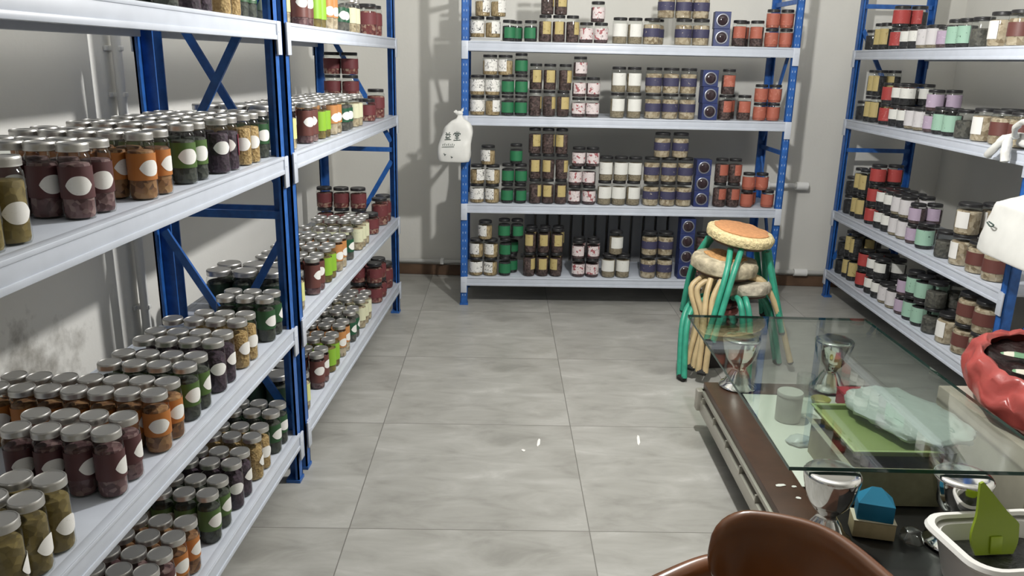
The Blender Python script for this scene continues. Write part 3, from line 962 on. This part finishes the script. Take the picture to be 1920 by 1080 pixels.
def cup(name, label, cat, x, y, z, r, h, m, taper=.94, wall=.003, rim=None):
    t = thing(name, label, cat, (x, y, z))
    bm = bm_new()
    lathe(bm, [(r * taper * .8, 0), (r * taper, .002), (r, h - .002), (r - wall * .5, h), (r - wall, h - .002), (r * taper - wall, .006), (r * .3, .005)], 32)
    obj('cup_wall', bm, m, t)
    if rim:
        bm = bm_new(); lathe(bm, [(r - .001, h - .004), (r + .003, h - .003), (r + .003, h + .002), (r - .004, h + .003)], 32, caps=(False, False)); obj('rim', bm, rim, t)
    return t
t = thing('canister', 'pale grey round canister standing on the paper under the glass', 'canister', (.945, 2.795, ZS))
bm = bm_new(); lathe(bm, [(.042, 0), (.046, .003), (.0465, .10), (.044, .103)], 32); obj('body', bm, mat('pale_grey_plastic', (.42, .42, .38), .4), t)
bm = bm_new(); lathe(bm, [(.044, .101), (.0475, .1015), (.0475, .112), (.045, .115), (.01, .1155)], 32); obj('lid', bm, mat('pale_grey_plastic_lid', (.50, .50, .47), .4), t)
CLEARP = clear('clear_thin_plastic', (.93, .95, .94), 1.45, .08, .04)
cup('tumbler', 'clear plastic tumbler behind the small yellow dish under the glass', 'cup', 1.085, 3.045, ZS, .036, .085, CLEARP)
cup('shallow_dish', 'small yellow dish under the glass beside the pink box', 'dish', 1.118, 2.950, ZS, .038, .026, mat('yellow_plastic', (.48, .44, .14), .4), .8)
cup('drinking_cup', 'small clear cup beside the pale grey canister under the glass', 'cup', 1.02, 2.83, ZS, .028, .075, CLEARP)
t = thing('small_box', 'small pink-red box on the deck behind the lime tray', 'box', (1.235, 2.945, ZS), R(4))
bm = bm_new(); box(bm, -.047, .047, -.04, .04, 0, .052, bev=.003); obj('carton', bm, mat('pink_red_card', (.42, .045, .075), .5), t)
bm = bm_new(); box(bm, -.048, .048, -.041, .041, .0525, .066, bev=.003); obj('lid', bm, mat('pink_red_card_lid', (.50, .06, .09), .45), t)

# open olive carton with the lime tray and the clear bag on it
t = thing('open_carton', 'open olive-brown carton under the near edge of the glass', 'box', (1.09, 2.375, DK_Z), R(2))
OL = noisy('olive_brown_card', (.29, .27, .17), .12, 30, .75)
bm = bm_new()
for a in ((-.142, .142, -.172, -.168), (-.142, .142, .168, .172), (-.142, -.138, -.1675, .1675), (.138, .142, -.1675, .1675)):
    box(bm, *a, .0006, .125)
box(bm, -.1375, .1375, -.1675, .1675, .0006, .004)
obj('carton_wall', bm, OL, t, smooth=False)
bm = bm_new(); q = Matrix.Translation((-.142, 0, .125)) @ Matrix.Rotation(R(-62), 4, 'Y')
box(bm, -.001, .001, -.165, .165, 0, .035, mtx=q); obj('flap', bm, mat('pale_card_inside', (.42, .41, .34), .7), t, smooth=False)
t = thing('tray', 'lime green plastic tray resting on the olive carton', 'tray', (1.10, 2.45, DK_Z + .1265), R(3))
bm = bm_new()
TR = [(-.115, -.165), (.135, -.165), (.135, .165), (-.115, .165)]
box(bm, -.115, .135, -.165, .165, 0, .004, bev=.001)
for a in ((-.121, -.1155, -.17, .17), (.1355, .141, -.17, .17), (-.115, .135, -.171, -.1655), (-.115, .135, .1655, .171)):
    box(bm, *a, .0005, .020, bev=.0015)
LIME = mat('lime_green_plastic', (.33, .40, .16), .35)
obj('tray_base', bm, LIME, t)
bm = bm_new()
for a in ((-.130, -.1212, -.18, .18), (.1412, .150, -.18, .18), (-.121, .141, -.18, -.1712), (-.121, .141, .1712, .18)):
    box(bm, *a, .0165, .0205, bev=.001)
obj('tray_rim', bm, mat('pale_lime_rim', (.46, .56, .26), .35), t)
bm = bm_new()
BAGW = clear('milky_bag_film', (.50, .54, .54), 1.45, .25, .30)
MILKY = mat('milky_white_film', (.66, .71, .71), .35, Alpha=.82)
sack(bm, ring_lerp([(0, 0, .002, .09, .12), (0, 0, .008, .140, .20), (.0, .0, .026, .145, .215), (0, .02, .042, .115, .17), (-.02, .06, .050, .06, .09), (-.03, .07, .053, .01, .02)], 7), 72, .020, 3, 22)
o = obj('plastic_bag', bm, MILKY, loc=(1.235, 2.50, DK_Z + .1485)); o.rotation_euler.z = R(20)
tag(o, 'milky white plastic bag slumped on the lime tray under the glass', 'bag')
bm = bm_new()
sack(bm, ring_lerp([(0, 0, 0, .04, .03), (0, 0, .008, .05, .035), (.0, .0, .022, .03, .025), (0, 0, .03, .006, .006)]), 28, .012, 9, 40)
tag(obj('plastic_wrap', bm, MILKY, loc=(.935, 2.60, ZS + .002)), 'crumpled clear wrapper on the white paper sheet', 'wrapper')
t = thing('round_tub', 'white round tub with domed lid near the right end of the carton', 'tub', (1.345, 2.45, DK_Z + .001))
bm = bm_new(); lathe(bm, [(.035, 0), (.038, .003), (.045, .075), (.044, .08)], 32); obj('body', bm, clear('milky_tub_plastic', (.62, .62, .60), 1.45, .2, .2), t)
bm = bm_new(); lathe(bm, [(.045, .0805), (.049, .081), (.049, .09), (.043, .098), (.02, .103), (.004, .104)], 32); obj('lid', bm, WHITE_P, t)
cup('steel_cup', 'small steel cup under the glass between carton and right support', 'cup', 1.27, 2.16, DK_Z + .0008, .034, .06, CHROME)

# near end of the deck
t = thing('tissue_box', 'cream card box under the blue paper box', 'box', (.968, 2.05, DK_Z + .0008), R(-10))
bm = bm_new(); box(bm, -.056, .056, -.033, .033, 0, .050, bev=.002); obj('carton', bm, noisy('cream_card', (.46, .38, .22), .1, 30, .7), t)
bm = bm_new(); box(bm, -.057, .057, -.034, .034, .0505, .053, bev=.001); obj('lid', bm, mat('pale_cream_card', (.66, .60, .46), .6), t)
t = thing('paper_box', 'bright blue folded paper box with pitched top on the cream box', 'box', (.968, 2.05, DK_Z + .0545), R(-14))
BLU = noisy('bright_blue_card', (.010, .175, .33), .1, 20, .55)
bm = bm_new(); box(bm, -.048, .048, -.030, .030, 0, .050, bev=.0015); obj('body', bm, BLU, t)
bm = bm_new()
P = [(-.048, -.030, .0505), (.048, -.030, .0505), (.048, .030, .0505), (-.048, .030, .0505), (-.012, .012, .086), (.012, .012, .086)]
v = [bm.verts.new(p) for p in P]
for f in ((0, 1, 5, 4), (1, 2, 5), (2, 3, 4, 5), (3, 0, 4), (3, 2, 1, 0)):
    bm.faces.new([v[i] for i in f])
obj('pitched_lid', bm, mat('blue_card_lid', (.015, .22, .40), .5), t, smooth=False)
bm = bm_new()
sack(bm, ring_lerp([(0, 0, 0, .020, .022), (0, 0, .006, .029, .034), (.0, .0, .026, .024, .026), (0, .0, .038, .02, .018), (0, 0, .042, .004, .004)]), 28, .010, 19, 50)
tag(obj('crumpled_film', bm, clear('clear_film', (.75, .75, .74), 1.45, .15, .12), loc=(1.062, 2.01, DK_Z + .004)), 'crumpled clear film between the blue box and white tub', 'wrapper')
def rrect(w, d, r, n=7):
    out = []
    for cx, cy, a0 in ((w - r, d - r, 0), (-w + r, d - r, 90), (-w + r, -d + r, 180), (w - r, -d + r, 270)):
        for i in range(n):
            a = R(a0 + 90 * i / (n - 1))
            out.append((cx + r * cos(a), cy + r * sin(a)))
    return out
def rloft(bm, secs, cap0=True, cap1=True, sag=0.):
    rs = []
    for (w_, d_, r_, z) in secs:
        rs.append([bm.verts.new((x, y, z - sag * (1 - min(1, abs(x) / w_)) * (1 if abs(y) > d_ * .85 else 0))) for x, y in rrect(w_, d_, r_)])
    n = len(rs[0])
    for a, b in zip(rs, rs[1:]):
        for i in range(n):
            bm.faces.new((a[i], a[(i + 1) % n], b[(i + 1) % n], b[i]))
    if cap0: bm.faces.new(rs[0][::-1])
    if cap1: bm.faces.new(rs[-1])
t = thing('white_tub', 'white square plastic tub with black inside at the table end', 'tub', (1.220, 1.822, DK_Z + .0008), R(9))
bm = bm_new(); rloft(bm, [(.125, .085, .05, 0), (.135, .095, .055, .004), (.160, .118, .06, .116), (.166, .124, .062, .122), (.150, .108, .055, .1205), (.128, .088, .05, .014), (.06, .04, .03, .012)], sag=.0)
obj('tub_wall', bm, WHITE_P, t)
bm = bm_new(); rloft(bm, [(.166, .119, .06, .1235), (.181, .130, .066, .1235), (.188, .134, .068, .133), (.183, .130, .066, .143), (.167, .118, .06, .143), (.163, .115, .06, .133)], False, False)
obj('rim', bm, mat('glossy_white_rim', (.82, .81, .78), .25), t)
bm = bm_new()
rs = [(.128, .088, .05, .060), (.138, .096, .05, .078), (.10, .06, .04, .082), (.03, .02, .015, .084)]
rloft(bm, rs); obj('black_lining', bm, noisy('black_bag_lining', (.013, .013, .013), .6, 40, .3, .5), t)
t = thing('scraper', 'green pointed plastic scraper standing upright in the white tub', 'scraper', (1.180, 1.835, DK_Z + .0875), R(8))
ol = smooth_path([(-.048, 0, .0), (-.060, 0, .03), (-.062, 0, .06), (-.052, 0, .105), (-.050, 0, .150), (-.049, 0, .190)], 5) + smooth_path([(-.040, 0, .194), (-.02, 0, .172), (.03, 0, .115), (.062, 0, .085), (.066, 0, .07), (.066, 0, .03), (.055, 0, .0)], 4)
bm = bm_new()
A = [bm.verts.new((p.x, -.004 - .10 * 0, p.z)) for p in ol]; B = [bm.verts.new((p.x, .004, p.z)) for p in ol]
bm.faces.new(A); bm.faces.new(B[::-1])
for i in range(len(ol)):
    bm.faces.new((A[i], B[i], B[(i + 1) % len(ol)], A[(i + 1) % len(ol)]))
bmesh.ops.transform(bm, matrix=Matrix.Rotation(R(-9), 4, 'X'), verts=bm.verts)
o = obj('blade', bm, mat('leaf_green_plastic', (.23, .32, .012), .35), t, angle=30)
bm = bm_new(); box(bm, -.012, .02, -.0095, -.0045, .004, .05, bev=.002); bmesh.ops.transform(bm, matrix=Matrix.Rotation(R(-9), 4, 'X'), verts=bm.verts)
obj('grip_rib', bm, mat('leaf_green_plastic_rib', (.27, .37, .02), .35), t)
FLAT_WHITE = mat('flat_white', (.85, .83, .80), .5)
def scrap(x, y, z, w_, d_, rz, label, name='white_fleck'):
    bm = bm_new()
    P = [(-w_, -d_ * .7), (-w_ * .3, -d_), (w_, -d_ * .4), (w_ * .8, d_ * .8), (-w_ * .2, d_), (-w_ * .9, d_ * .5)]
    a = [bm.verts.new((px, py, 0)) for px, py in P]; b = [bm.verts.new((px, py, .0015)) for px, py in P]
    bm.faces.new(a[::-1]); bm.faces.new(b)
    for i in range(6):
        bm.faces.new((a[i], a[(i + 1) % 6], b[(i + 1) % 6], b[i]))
    o = obj(name, bm, FLAT_WHITE, loc=(x, y, z), smooth=False); o.rotation_euler.z = rz
    tag(o, label, 'scrap', 'white scraps, strips and flecks lying about')
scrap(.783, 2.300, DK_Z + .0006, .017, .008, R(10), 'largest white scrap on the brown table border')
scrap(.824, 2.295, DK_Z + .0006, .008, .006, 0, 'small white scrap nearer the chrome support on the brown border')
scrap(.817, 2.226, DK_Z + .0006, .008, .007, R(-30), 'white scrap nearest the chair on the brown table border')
scrap(.017, 2.965, .0006, .006, .036, R(-3), 'thin white strip on the floor tile, middle of the aisle')  # from here on: slim flat white pieces set just above the floor tiles
scrap(.428, 3.020, .0006, .006, .048, R(-3), 'thin white strip on the floor nearer the glass table')
scrap(-.043, 2.893, .0006, .007, .010, R(40), 'tiny white fleck left of the thin strips on the floor')

# ------------------------------------------------------------------ stools
GREEN_T = noisy('green_painted_tube', (.035, .30, .20), .2, 20, .4)
TAN_T = noisy('cream_painted_tube', (.52, .40, .22), .15, 20, .45)
RUB = mat('black_rubber_foot', (.015, .015, .015), .7)
def stool(label, c, ztop, r, th, tilt, legs, tube_m, cover, side, cover_r=.74, feet=True, wob=.006, seed=1):
    t = thing('round_stool', label, 'stool', (c[0], c[1], 0), group='round stools stacked behind the glass table')
    q = Matrix.Translation((0, 0, ztop)) @ Matrix.Rotation(R(tilt[0]), 4, 'X') @ Matrix.Rotation(R(tilt[1]), 4, 'Y')
    def wobble(bm, a):
        for v in bm.verts:
            d = noise.noise(v.co * 22 + Vector((seed, 0, 0)))
            rr = Vector((v.co.x, v.co.y, 0))
            if rr.length > .02:
                v.co += rr.normalized() * d * a
            v.co.z += d * a * .4
    bm = bm_new()
    lathe(bm, [(r * .85, -th), (r * .97, -th * .85), (r, -th * .5), (r * .985, -th * .22), (r * .93, -th * .05), (r * .86, 0), (r * .5, .004), (r * .1, .005)], 48)
    wobble(bm, wob); bmesh.ops.transform(bm, matrix=q, verts=bm.verts)
    cu = obj('seat_cushion', bm, side, t)
    if cover:
        bm = bm_new()
        lathe(bm, [(r * cover_r * .98, .0), (r * cover_r, .0045), (r * cover_r * .9, .0085), (r * .3, .010), (r * .05, .010)], 48)
        wobble(bm, wob * 1.4); bmesh.ops.transform(bm, matrix=q, verts=bm.verts)
        obj('seat_cover', bm, cover, cu)
    bm = bm_new(); lathe(bm, [(r * .80, -th - .012), (r * .82, -th - .001)], 36); bmesh.ops.transform(bm, matrix=q, verts=bm.verts); obj('seat_board', bm, mat('dark_seat_board', (.10, .06, .045), .7), t)
    for path in legs:
        pts = [Vector(p) - Vector((c[0], c[1], 0)) for p in path]
        d = (pts[-1] - pts[0]).normalized()
        out = Vector((pts[-1].x, pts[-1].y, 0)).normalized()
        side_v = Vector((-out.y, out.x, 0)) * .0165
        bm = bm_new()
        for s in (-1, 1):
            pp = smooth_path([p + side_v * s * (1.0 if i else 1.6) for i, p in enumerate(pts)], 5)
            tube(bm, pp, .0150, 10)
        lg = obj('leg', bm, tube_m, t)
        if feet:
            e = pts[-1]
            bm = bm_new(); tube(bm, [(e.x - side_v.x * 1.2, e.y - side_v.y * 1.2, e.z), (e.x + side_v.x * 1.2, e.y + side_v.y * 1.2, e.z)], .0165, 8); obj('rubber_foot', bm, RUB, lg)
    return t
FOAM = noisy('pale_yellow_foam', (.68, .57, .32), .25, 70, .95, 1.0)
GREYV = noisy('worn_grey_vinyl', (.33, .30, .27), .25, 45, .6, .5)
ORV = noisy('faded_orange_vinyl', (.56, .27, .12), .15, 60, .6, .2)
DARKF = herb('dark_red_patterned_cloth', (.02, .014, .014), (.09, .03, .028), 45, (.30, .14, .13))
stool('top green-legged stool with faded orange seat and torn yellow foam rim', (.995, 3.95), .71, .168, .055, (5, 8), [
    [(.95, 3.84, .635), (.905, 3.745, .51), (.826, 3.67, .215)], [(.87, 4.05, .65), (.805, 4.105, .48), (.78, 4.14, .23)],
    [(1.12, 4.05, .62), (1.17, 4.1, .40), (1.21, 4.14, .215)], [(1.13, 3.93, .61), (1.175, 3.90, .42), (1.225, 3.86, .215)]], GREEN_T, ORV, FOAM, .80, seed=3)
stool('middle cream-legged stool with worn grey seat showing yellow foam', (.925, 3.93), .575, .165, .075, (3, 6), [
    [(.85, 3.87, .49), (.765, 3.84, .43), (.798, 3.79, .28), (.765, 3.74, .12), (.755, 3.72, .06)], [(1.02, 3.92, .485), (1.118, 3.895, .455), (1.204, 3.88, .296), (1.282, 3.86, .06)],
    [(.86, 3.80, .49), (.825, 3.755, .40), (.815, 3.70, .25), (.80, 3.66, .06)], [(.90, 4.04, .48), (.88, 4.11, .3), (.86, 4.17, .06)]], TAN_T, noisy('orange_foam_core', (.55, .30, .12), .3, 70, .95, .8), noisy('grey_and_yellow_foam', (.47, .41, .29), .35, 28, .8, .8), .62, wob=.010, seed=8)
stool('lowest green-legged stool with torn grey seat, below the two others', (1.03, 3.89), .455, .115, .06, (-8, -4), [
    [(.985, 3.83, .39), (.985, 3.75, .40), (1.0, 3.70, .30), (1.012, 3.66, .0172)], [(.95, 3.90, .39), (.80, 3.885, .36), (.727, 3.80, .27), (.712, 3.69, .0172)],
    [(1.10, 3.92, .39), (1.17, 3.94, .3), (1.25, 3.96, .0172)], [(1.02, 3.97, .39), (1.01, 4.06, .3), (1.0, 4.13, .0172)]], GREEN_T, None, noisy('torn_grey_foam', (.42, .38, .30), .3, 40, .8, .7), wob=.012, seed=14)
t = thing('floor_cushion', 'dark red patterned cushion wedged between the stool legs', 'cushion', (.925, 3.95, .225))
for i, (rr, z, m) in enumerate(((.095, 0, DARKF), (.092, .05, mat('dusty_pink_cloth', (.34, .11, .10), .8)), (.085, .085, DARKF))):
    bm = bm_new(); lathe(bm, [(rr * .8, z), (rr, z + .012), (rr * 1.02, z + .024), (rr * .9, z + .036), (rr * .2, z + .04)], 32)
    obj('cushion_layer', bm, m, t)
t = thing('storage_tin', 'dark tin box standing on the floor under the stools', 'box', (.925, 3.95, 0), R(10))
bm = bm_new(); box(bm, -.08, .08, -.075, .075, 0, .205, bev=.006); obj('body', bm, mat('dark_tin', (.035, .03, .03), .5), t)
bm = bm_new(); box(bm, -.082, .082, -.077, .077, .206, .222, bev=.004); obj('lid', bm, mat('dark_tin_lid', (.045, .035, .035), .45), t)

# ------------------------------------------------------------------ brown chair in front
LAC = noisy('brown_lacquer', (.165, .060, .020), .2, 8, .24)
t = thing('armchair', 'brown lacquered armchair with rounded back, cut off by the photo edge', 'chair', (.43, 1.03, 0))
def lc(p):
    return Vector(p) - Vector((.43, 1.03, 0))
path = smooth_path([lc((.290, 1.150, .730)), lc((.365, 1.165, .735)), lc((.46, 1.120, .738)), lc((.52, 1.01, .728)), lc((.565, .88, .714))], 8)
bm = bm_new(); rings = []
nP = len(path)
for i, p in enumerate(path):
    s = i / (nP - 1)
    d = (path[min(i + 1, nP - 1)] - path[max(i - 1, 0)]); d.z = 0; d.normalize()
    nrm = Vector((-d.y, d.x, 0))
    e = min(s, 1 - s) * nP / 7.0
    hh = .068 * (1 if e >= 1 else math.sqrt(max(.02, 1 - (1 - e) ** 2)))
    tt = .017 * (1 if e >= .6 else math.sqrt(max(.05, 1 - (1 - e / .6) ** 2)))
    ring = []
    for k in range(20):
        a = 2 * pi * k / 20
        c_, s_ = cos(a), sin(a)
        ring.append(bm.verts.new(p + nrm * tt * math.copysign(abs(c_) ** .6, c_) + Vector((0, 0, hh * math.copysign(abs(s_) ** .75, s_)))))
    rings.append(ring)
for a, b in zip(rings, rings[1:]):
    for k in range(20):
        bm.faces.new((a[k], a[(k + 1) % 20], b[(k + 1) % 20], b[k]))
bm.faces.new(rings[0][::-1]); bm.faces.new(rings[-1])
obj('backrest', bm, LAC, t, angle=70)
hoop = smooth_path([lc(p) for p in ((.10, .80, 0.643), (.085, .95, 0.650), (.145, 1.085, 0.658), (.235, 1.168, 0.662), (.34, 1.220, 0.664), (.46, 1.185, 0.664), (.575, 1.075, 0.664), (.655, .93, 0.658), (.66, .78, 0.646))], 8)
bm = bm_new(); tube(bm, hoop, .021, 14); obj('arm_rail', bm, LAC, t, angle=70)
bm = bm_new(); lathe(bm, [(.19, .41), (.205, .418), (.208, .432), (.20, .445), (.1, .44)], 40, cx=-.07, cy=-.17); obj('seat', bm, LAC, t)
for p in ((.12, .83), (.64, .80), (.25, 1.16), (.57, 1.06)):
    a = lc((p[0], p[1], .672)); b = lc((p[0] * .9 + .04, p[1] * .9 + .09, 0))
    bm = bm_new(); tube(bm, [b, a], [.014, .017], 10); obj('leg', bm, LAC, t)
for p in ((.25, .93), (.48, .88)):
    bm = bm_new(); box(bm, p[0] - .43 - .13, p[0] - .43 + .13, p[1] - 1.03 - .012, p[1] - 1.03 + .012, .385, .409); obj('seat_rail', bm, LAC, t)

# ------------------------------------------------------------------ bags
FILM = noisy('white_bag_film', (.74, .74, .71), .05, 12, .42, .15)
INK = mat('dark_green_bag_print', (.045, .075, .065), .6)
def hang_bag(name, label, loc, rings, seed, wob=.012, ties=(), freq=9):
    t = thing(name, label, 'bag', loc)
    bm = bm_new(); sack(bm, ring_lerp(rings), 52, wob, seed, freq, sq=4.2)
    b = obj('bag_body', bm, FILM, t, angle=60)
    for pts, r in ties:
        bm = bm_new(); tube(bm, smooth_path(pts, 5), r, 8)
        for v in bm.verts:
            v.co += Vector((noise.noise(v.co * 60), noise.noise(v.co * 60 + Vector((5, 0, 0))), 0)) * .004
        obj('tied_handle', bm, FILM, t)
    return t, b
bag, body = hang_bag('carrier_bag', 'white carrier bag with dark green writing hanging on the back rack post', (-.515, 4.765, 0),
    [(-.018, 0, .912, .070, .035), (-.018, 0, .918, .092, .046), (-.012, 0, 1.0, .096, .05), (.004, 0, 1.08, .088, .046), (.018, 0, 1.13, .066, .036), (.02, 0, 1.16, .024, .02), (.019, 0, 1.18, .013, .012), (.019, 0, 1.19, .017, .014), (.017, 0, 1.205, .010, .008)], 4, .010,
    [([(.018, 0, 1.178), (.0, -.004, 1.192), (-.012, 0, 1.205)], [.010] * 10 + [.005]), ([(.02, 0, 1.18), (.028, .01, 1.20), (.03, .045, 1.215)], [.007] * 10 + [.004])])
bpy.context.view_layer.update()
tree = BVHTree.FromObject(body, bpy.context.evaluated_depsgraph_get())
def on_bag(x, z):
    h = tree.ray_cast(Vector((x, -.4, z)), Vector((0, 1, 0)))
    return None if h[0] is None else h[0] + Vector((0, -.0022, 0))
def print_strokes(strokes, wd, name):
    bm = bm_new()
    for st in strokes:
        pts = [p for p in (on_bag(x, z) for x, z in st) if p is not None]
        if len(pts) > 1:
            tube(bm, pts, wd, 6)
    if len(bm.verts):
        return obj(name, bm, INK, body)
def seg(x0, z0, x1, z1, n=5):
    return [(x0 + (x1 - x0) * i / n, z0 + (z1 - z0) * i / n) for i in range(n + 1)]
# two brush characters: 益 and 堂
s1 = [seg(-.058, 1.082, -.050, 1.074), seg(-.036, 1.084, -.044, 1.074), seg(-.062, 1.070, -.030, 1.072), seg(-.050, 1.067, -.060, 1.056), seg(-.042, 1.067, -.032, 1.057),
      seg(-.056, 1.054, -.056, 1.043), seg(-.048, 1.054, -.048, 1.043), seg(-.040, 1.055, -.040, 1.043), seg(-.058, 1.054, -.038, 1.055), seg(-.066, 1.041, -.028, 1.043)]
s2 = [seg(.006, 1.090, .006, 1.080), seg(-.006, 1.086, -.002, 1.079), seg(.018, 1.088, .013, 1.080), seg(-.012, 1.077, .026, 1.079), seg(-.012, 1.077, -.014, 1.070), seg(.026, 1.079, .023, 1.071),
      seg(-.003, 1.071, .016, 1.072), seg(-.003, 1.063, .016, 1.064), seg(-.003, 1.071, -.003, 1.063), seg(.016, 1.072, .016, 1.064), seg(.006, 1.063, .006, 1.040), seg(-.006, 1.052, .018, 1.053), seg(-.014, 1.039, .027, 1.041)]
print_strokes(s1 + s2, .0021, 'printed_characters')
s3 = [seg(-.082, .998, -.010, 1.002, 12)] + [seg(-.078 + i * .011, 1.008, -.074 + i * .011, 1.016 + .004 * (i % 2)) for i in range(7)]
print_strokes(s3, .0015, 'printed_line')
print_strokes([seg(-.070, .962, -.062, .950), seg(-.066, .950, -.058, .958), seg(-.028, .945, -.020, .938), seg(-.026, .936, -.018, .942)], .0018, 'printed_mark')

bagR, bodyR = hang_bag('shopping_bag', 'large white bag hanging at the near end of the right rack', (1.895, 3.12, .012),
    [(0, .02, .764, .068, .250), (0, .02, .770, .076, .262), (0, .015, .86, .072, .243), (0, .01, .960, .062, .205), (0, .008, .975, .055, .192), (0, -.01, 1.0, .045, .14), (0, -.05, 1.045, .028, .06), (0, -.07, 1.12, .014, .018), (0.02, -.07, 1.17, .016, .016), (.02, -.07, 1.2, .008, .008)], 21, .008,
    [([(.02, -.07, 1.16), (.06, -.02, 1.22), (.10, .06, 1.26), (.115, .125, 1.24)], .008)], 7)
bm = bm_new()
tube(bm, smooth_path([(-.092, .135, .90), (-.090, .10, .892), (-.092, .12, .884), (-.091, .15, .895)], 4), .003, 6)
obj('printed_mark', bm, INK, bodyR)
t = thing('knotted_bag', 'white plastic bag knotted on the right rack shelf edge, two loose tails', 'bag', (1.945, 3.47, 1.206))
bm = bm_new()
sack(bm, ring_lerp([(.066, -.01, -.010, .025, .045), (.066, -.015, 0, .032, .055), (.066, -.015, .03, .030, .05), (.04, -.015, .045, .016, .025), (.02, -.01, .04, .008, .01)]), 32, .008, 31, 16)
obj('bag_body', bm, FILM, t)
for pts, rr in (([(.02, -.01, .035), (-.015, .01, .02), (-.03, .04, -.02), (-.03, .10, -.065)], [.012] * 5 + [.017] * 10 + [.006]), ([(.02, -.02, .035), (-.015, -.02, .02), (-.028, -.035, -.03), (-.026, -.045, -.075)], [.012] * 5 + [.018] * 10 + [.007]), ([(.0, -.02, .035), (-.025, -.07, .07), (-.04, -.15, .10), (-.045, -.22, .08)], .012)):
    bm = bm_new(); tube(bm, smooth_path(pts, 5), rr, 10)
    for v in bm.verts:
        v.co += Vector((noise.noise(v.co * 50), noise.noise(v.co * 50 + Vector((5, 0, 0))), 0)) * .006
    obj('tied_handle', bm, FILM, t)

t = thing('cardboard_carton', 'pale carton on the floor under the red bag', 'box', (1.78, 2.63, 0), R(3))
bm = bm_new(); box(bm, -.24, .20, -.30, .27, 0, .345, bev=.004); obj('carton', bm, noisy('pale_carton_board', (.50, .45, .38), .1, 10, .75), t)
bm = bm_new(); box(bm, -.2395, .1995, -.02, .02, .3453, .3463); obj('tape', bm, mat('pale_tape', (.58, .52, .42), .35), t, smooth=False)
t = thing('red_bag', 'open red plastic bag with black inside beside the glass table', 'bag', (1.775, 2.62, .358))
bm = bm_new()
RED = noisy('red_bag_film', (.37, .068, .060), .22, 10, .30, .4)
TILT = Matrix.Rotation(R(9), 4, Vector((.85, -.5, 0)))
def crumple(bm, a):
    for v in bm.verts:
        if v.co.z > .02:
            p = v.co * 13
            v.co += Vector((noise.noise(p), noise.noise(p + Vector((9, 0, 0))), 1.2 * noise.noise(p * 1.7 + Vector((0, 9, 0))))) * a * min(1, v.co.z / .06)
rr = ring_lerp([(0, 0, 0.0, .17, .23), (-.01, 0, .012, .225, .285), (-.005, 0, .055, .245, .305), (0, 0, .10, .238, .295), (.005, .005, .135, .225, .275), (.006, .01, .150, .205, .252), (.006, .01, .138, .192, .235)], 6)
sack(bm, rr, 80, .014, 12, 9, cap1=False)
crumple(bm, .022)
bmesh.ops.transform(bm, matrix=TILT, verts=bm.verts)
zmin = min(v.co.z for v in bm.verts)
bmesh.ops.translate(bm, vec=(0, 0, -zmin), verts=bm.verts)
obj('bag_body', bm, RED, t, angle=50)
bm = bm_new()
sack(bm, ring_lerp([(.006, .01, .05, .12, .16), (.006, .01, .08, .19, .235), (.006, .01, .112, .200, .246), (.006, .01, .118, .15, .19), (.006, .01, .105, .02, .02)], 5), 60, .010, 15, 14)
crumple(bm, .02)
bmesh.ops.transform(bm, matrix=TILT, verts=bm.verts)
bmesh.ops.translate(bm, vec=(0, 0, -zmin), verts=bm.verts)
LIN = obj('black_lining', bm, noisy('black_crumpled_film', (.020, .009, .009), .5, 30, .35, .6), t)
bpy.context.view_layer.update()
LT = BVHTree.FromObject(LIN, bpy.context.evaluated_depsgraph_get())
def on_lining(x, y):
    h = LT.ray_cast(Vector((x - 1.775, y - 2.62, .6)), Vector((0, 0, -1)))      # the bag is not turned, only shifted
    return (h[0].z if h[0] is not None else .1) + .358
PK = bpy.data.materials.new('green_white_striped_film'); PK.use_nodes = True
nt = NT(PK); MATS['green_white_striped_film'] = PK
tc = nt.n('ShaderNodeTexCoord'); sp = nt.n('ShaderNodeSeparateXYZ'); nt.l(tc.outputs['Object'], sp.inputs[0])
f = nt.math('FRACT', nt.math('ADD', nt.math('MULTIPLY', sp.outputs[1], 16.), .25))
nt.l(nt.ramp(f, [(.0, (.62, .60, .50)), (.48, (.62, .60, .50)), (.52, (.15, .30, .17)), (1., (.15, .30, .17))]), nt.b.inputs['Base Color'])
pk0 = None
for i, (x, y, z, rz, lab) in enumerate(((1.715, 2.69, .545, 8, 'green and white striped packet lying farthest back in the red bag'), (1.705, 2.59, .548, 14, 'green and white striped packet in the middle of the red bag'), (1.72, 2.49, .545, 10, 'green and white striped packet at the near side of the red bag'))):
    z = max(on_lining(x + a, y + b) for a in (-.06, 0, .06) for b in (-.05, 0, .05)) + .008
    bm = bm_new(); sack(bm, ring_lerp([(0, 0, -.006, .014, .07), (0, 0, 0, .024, .088), (0, 0, .008, .012, .07)], 3), 24, .004, i, 30)
    o = obj('striped_packet', bm, PK, loc=(x, y, z)); o.rotation_euler.z = R(rz + 55)
    tag(o, lab, 'packet', 'striped packets in the red bag')


bm = bm_new()
for i, (a, b, c, d) in enumerate(((.052, .228, .004, .135), (.060, .231, .008, .140), (.050, .222, .002, .132))):
    box(bm, a, b, c, d, .0006 + i * .006, .0064 + i * .006)
o = obj('paper_stack', bm, mat('grey_white_paper', (.52, .53, .53), .7), smooth=False, loc=F_BACK.w(0, 0, LV_B[3])); o.rotation_euler.z = F_BACK.yaw
tag(o, 'flat stack of folded paper under the jars, top shelf, back rack left end', 'paper')
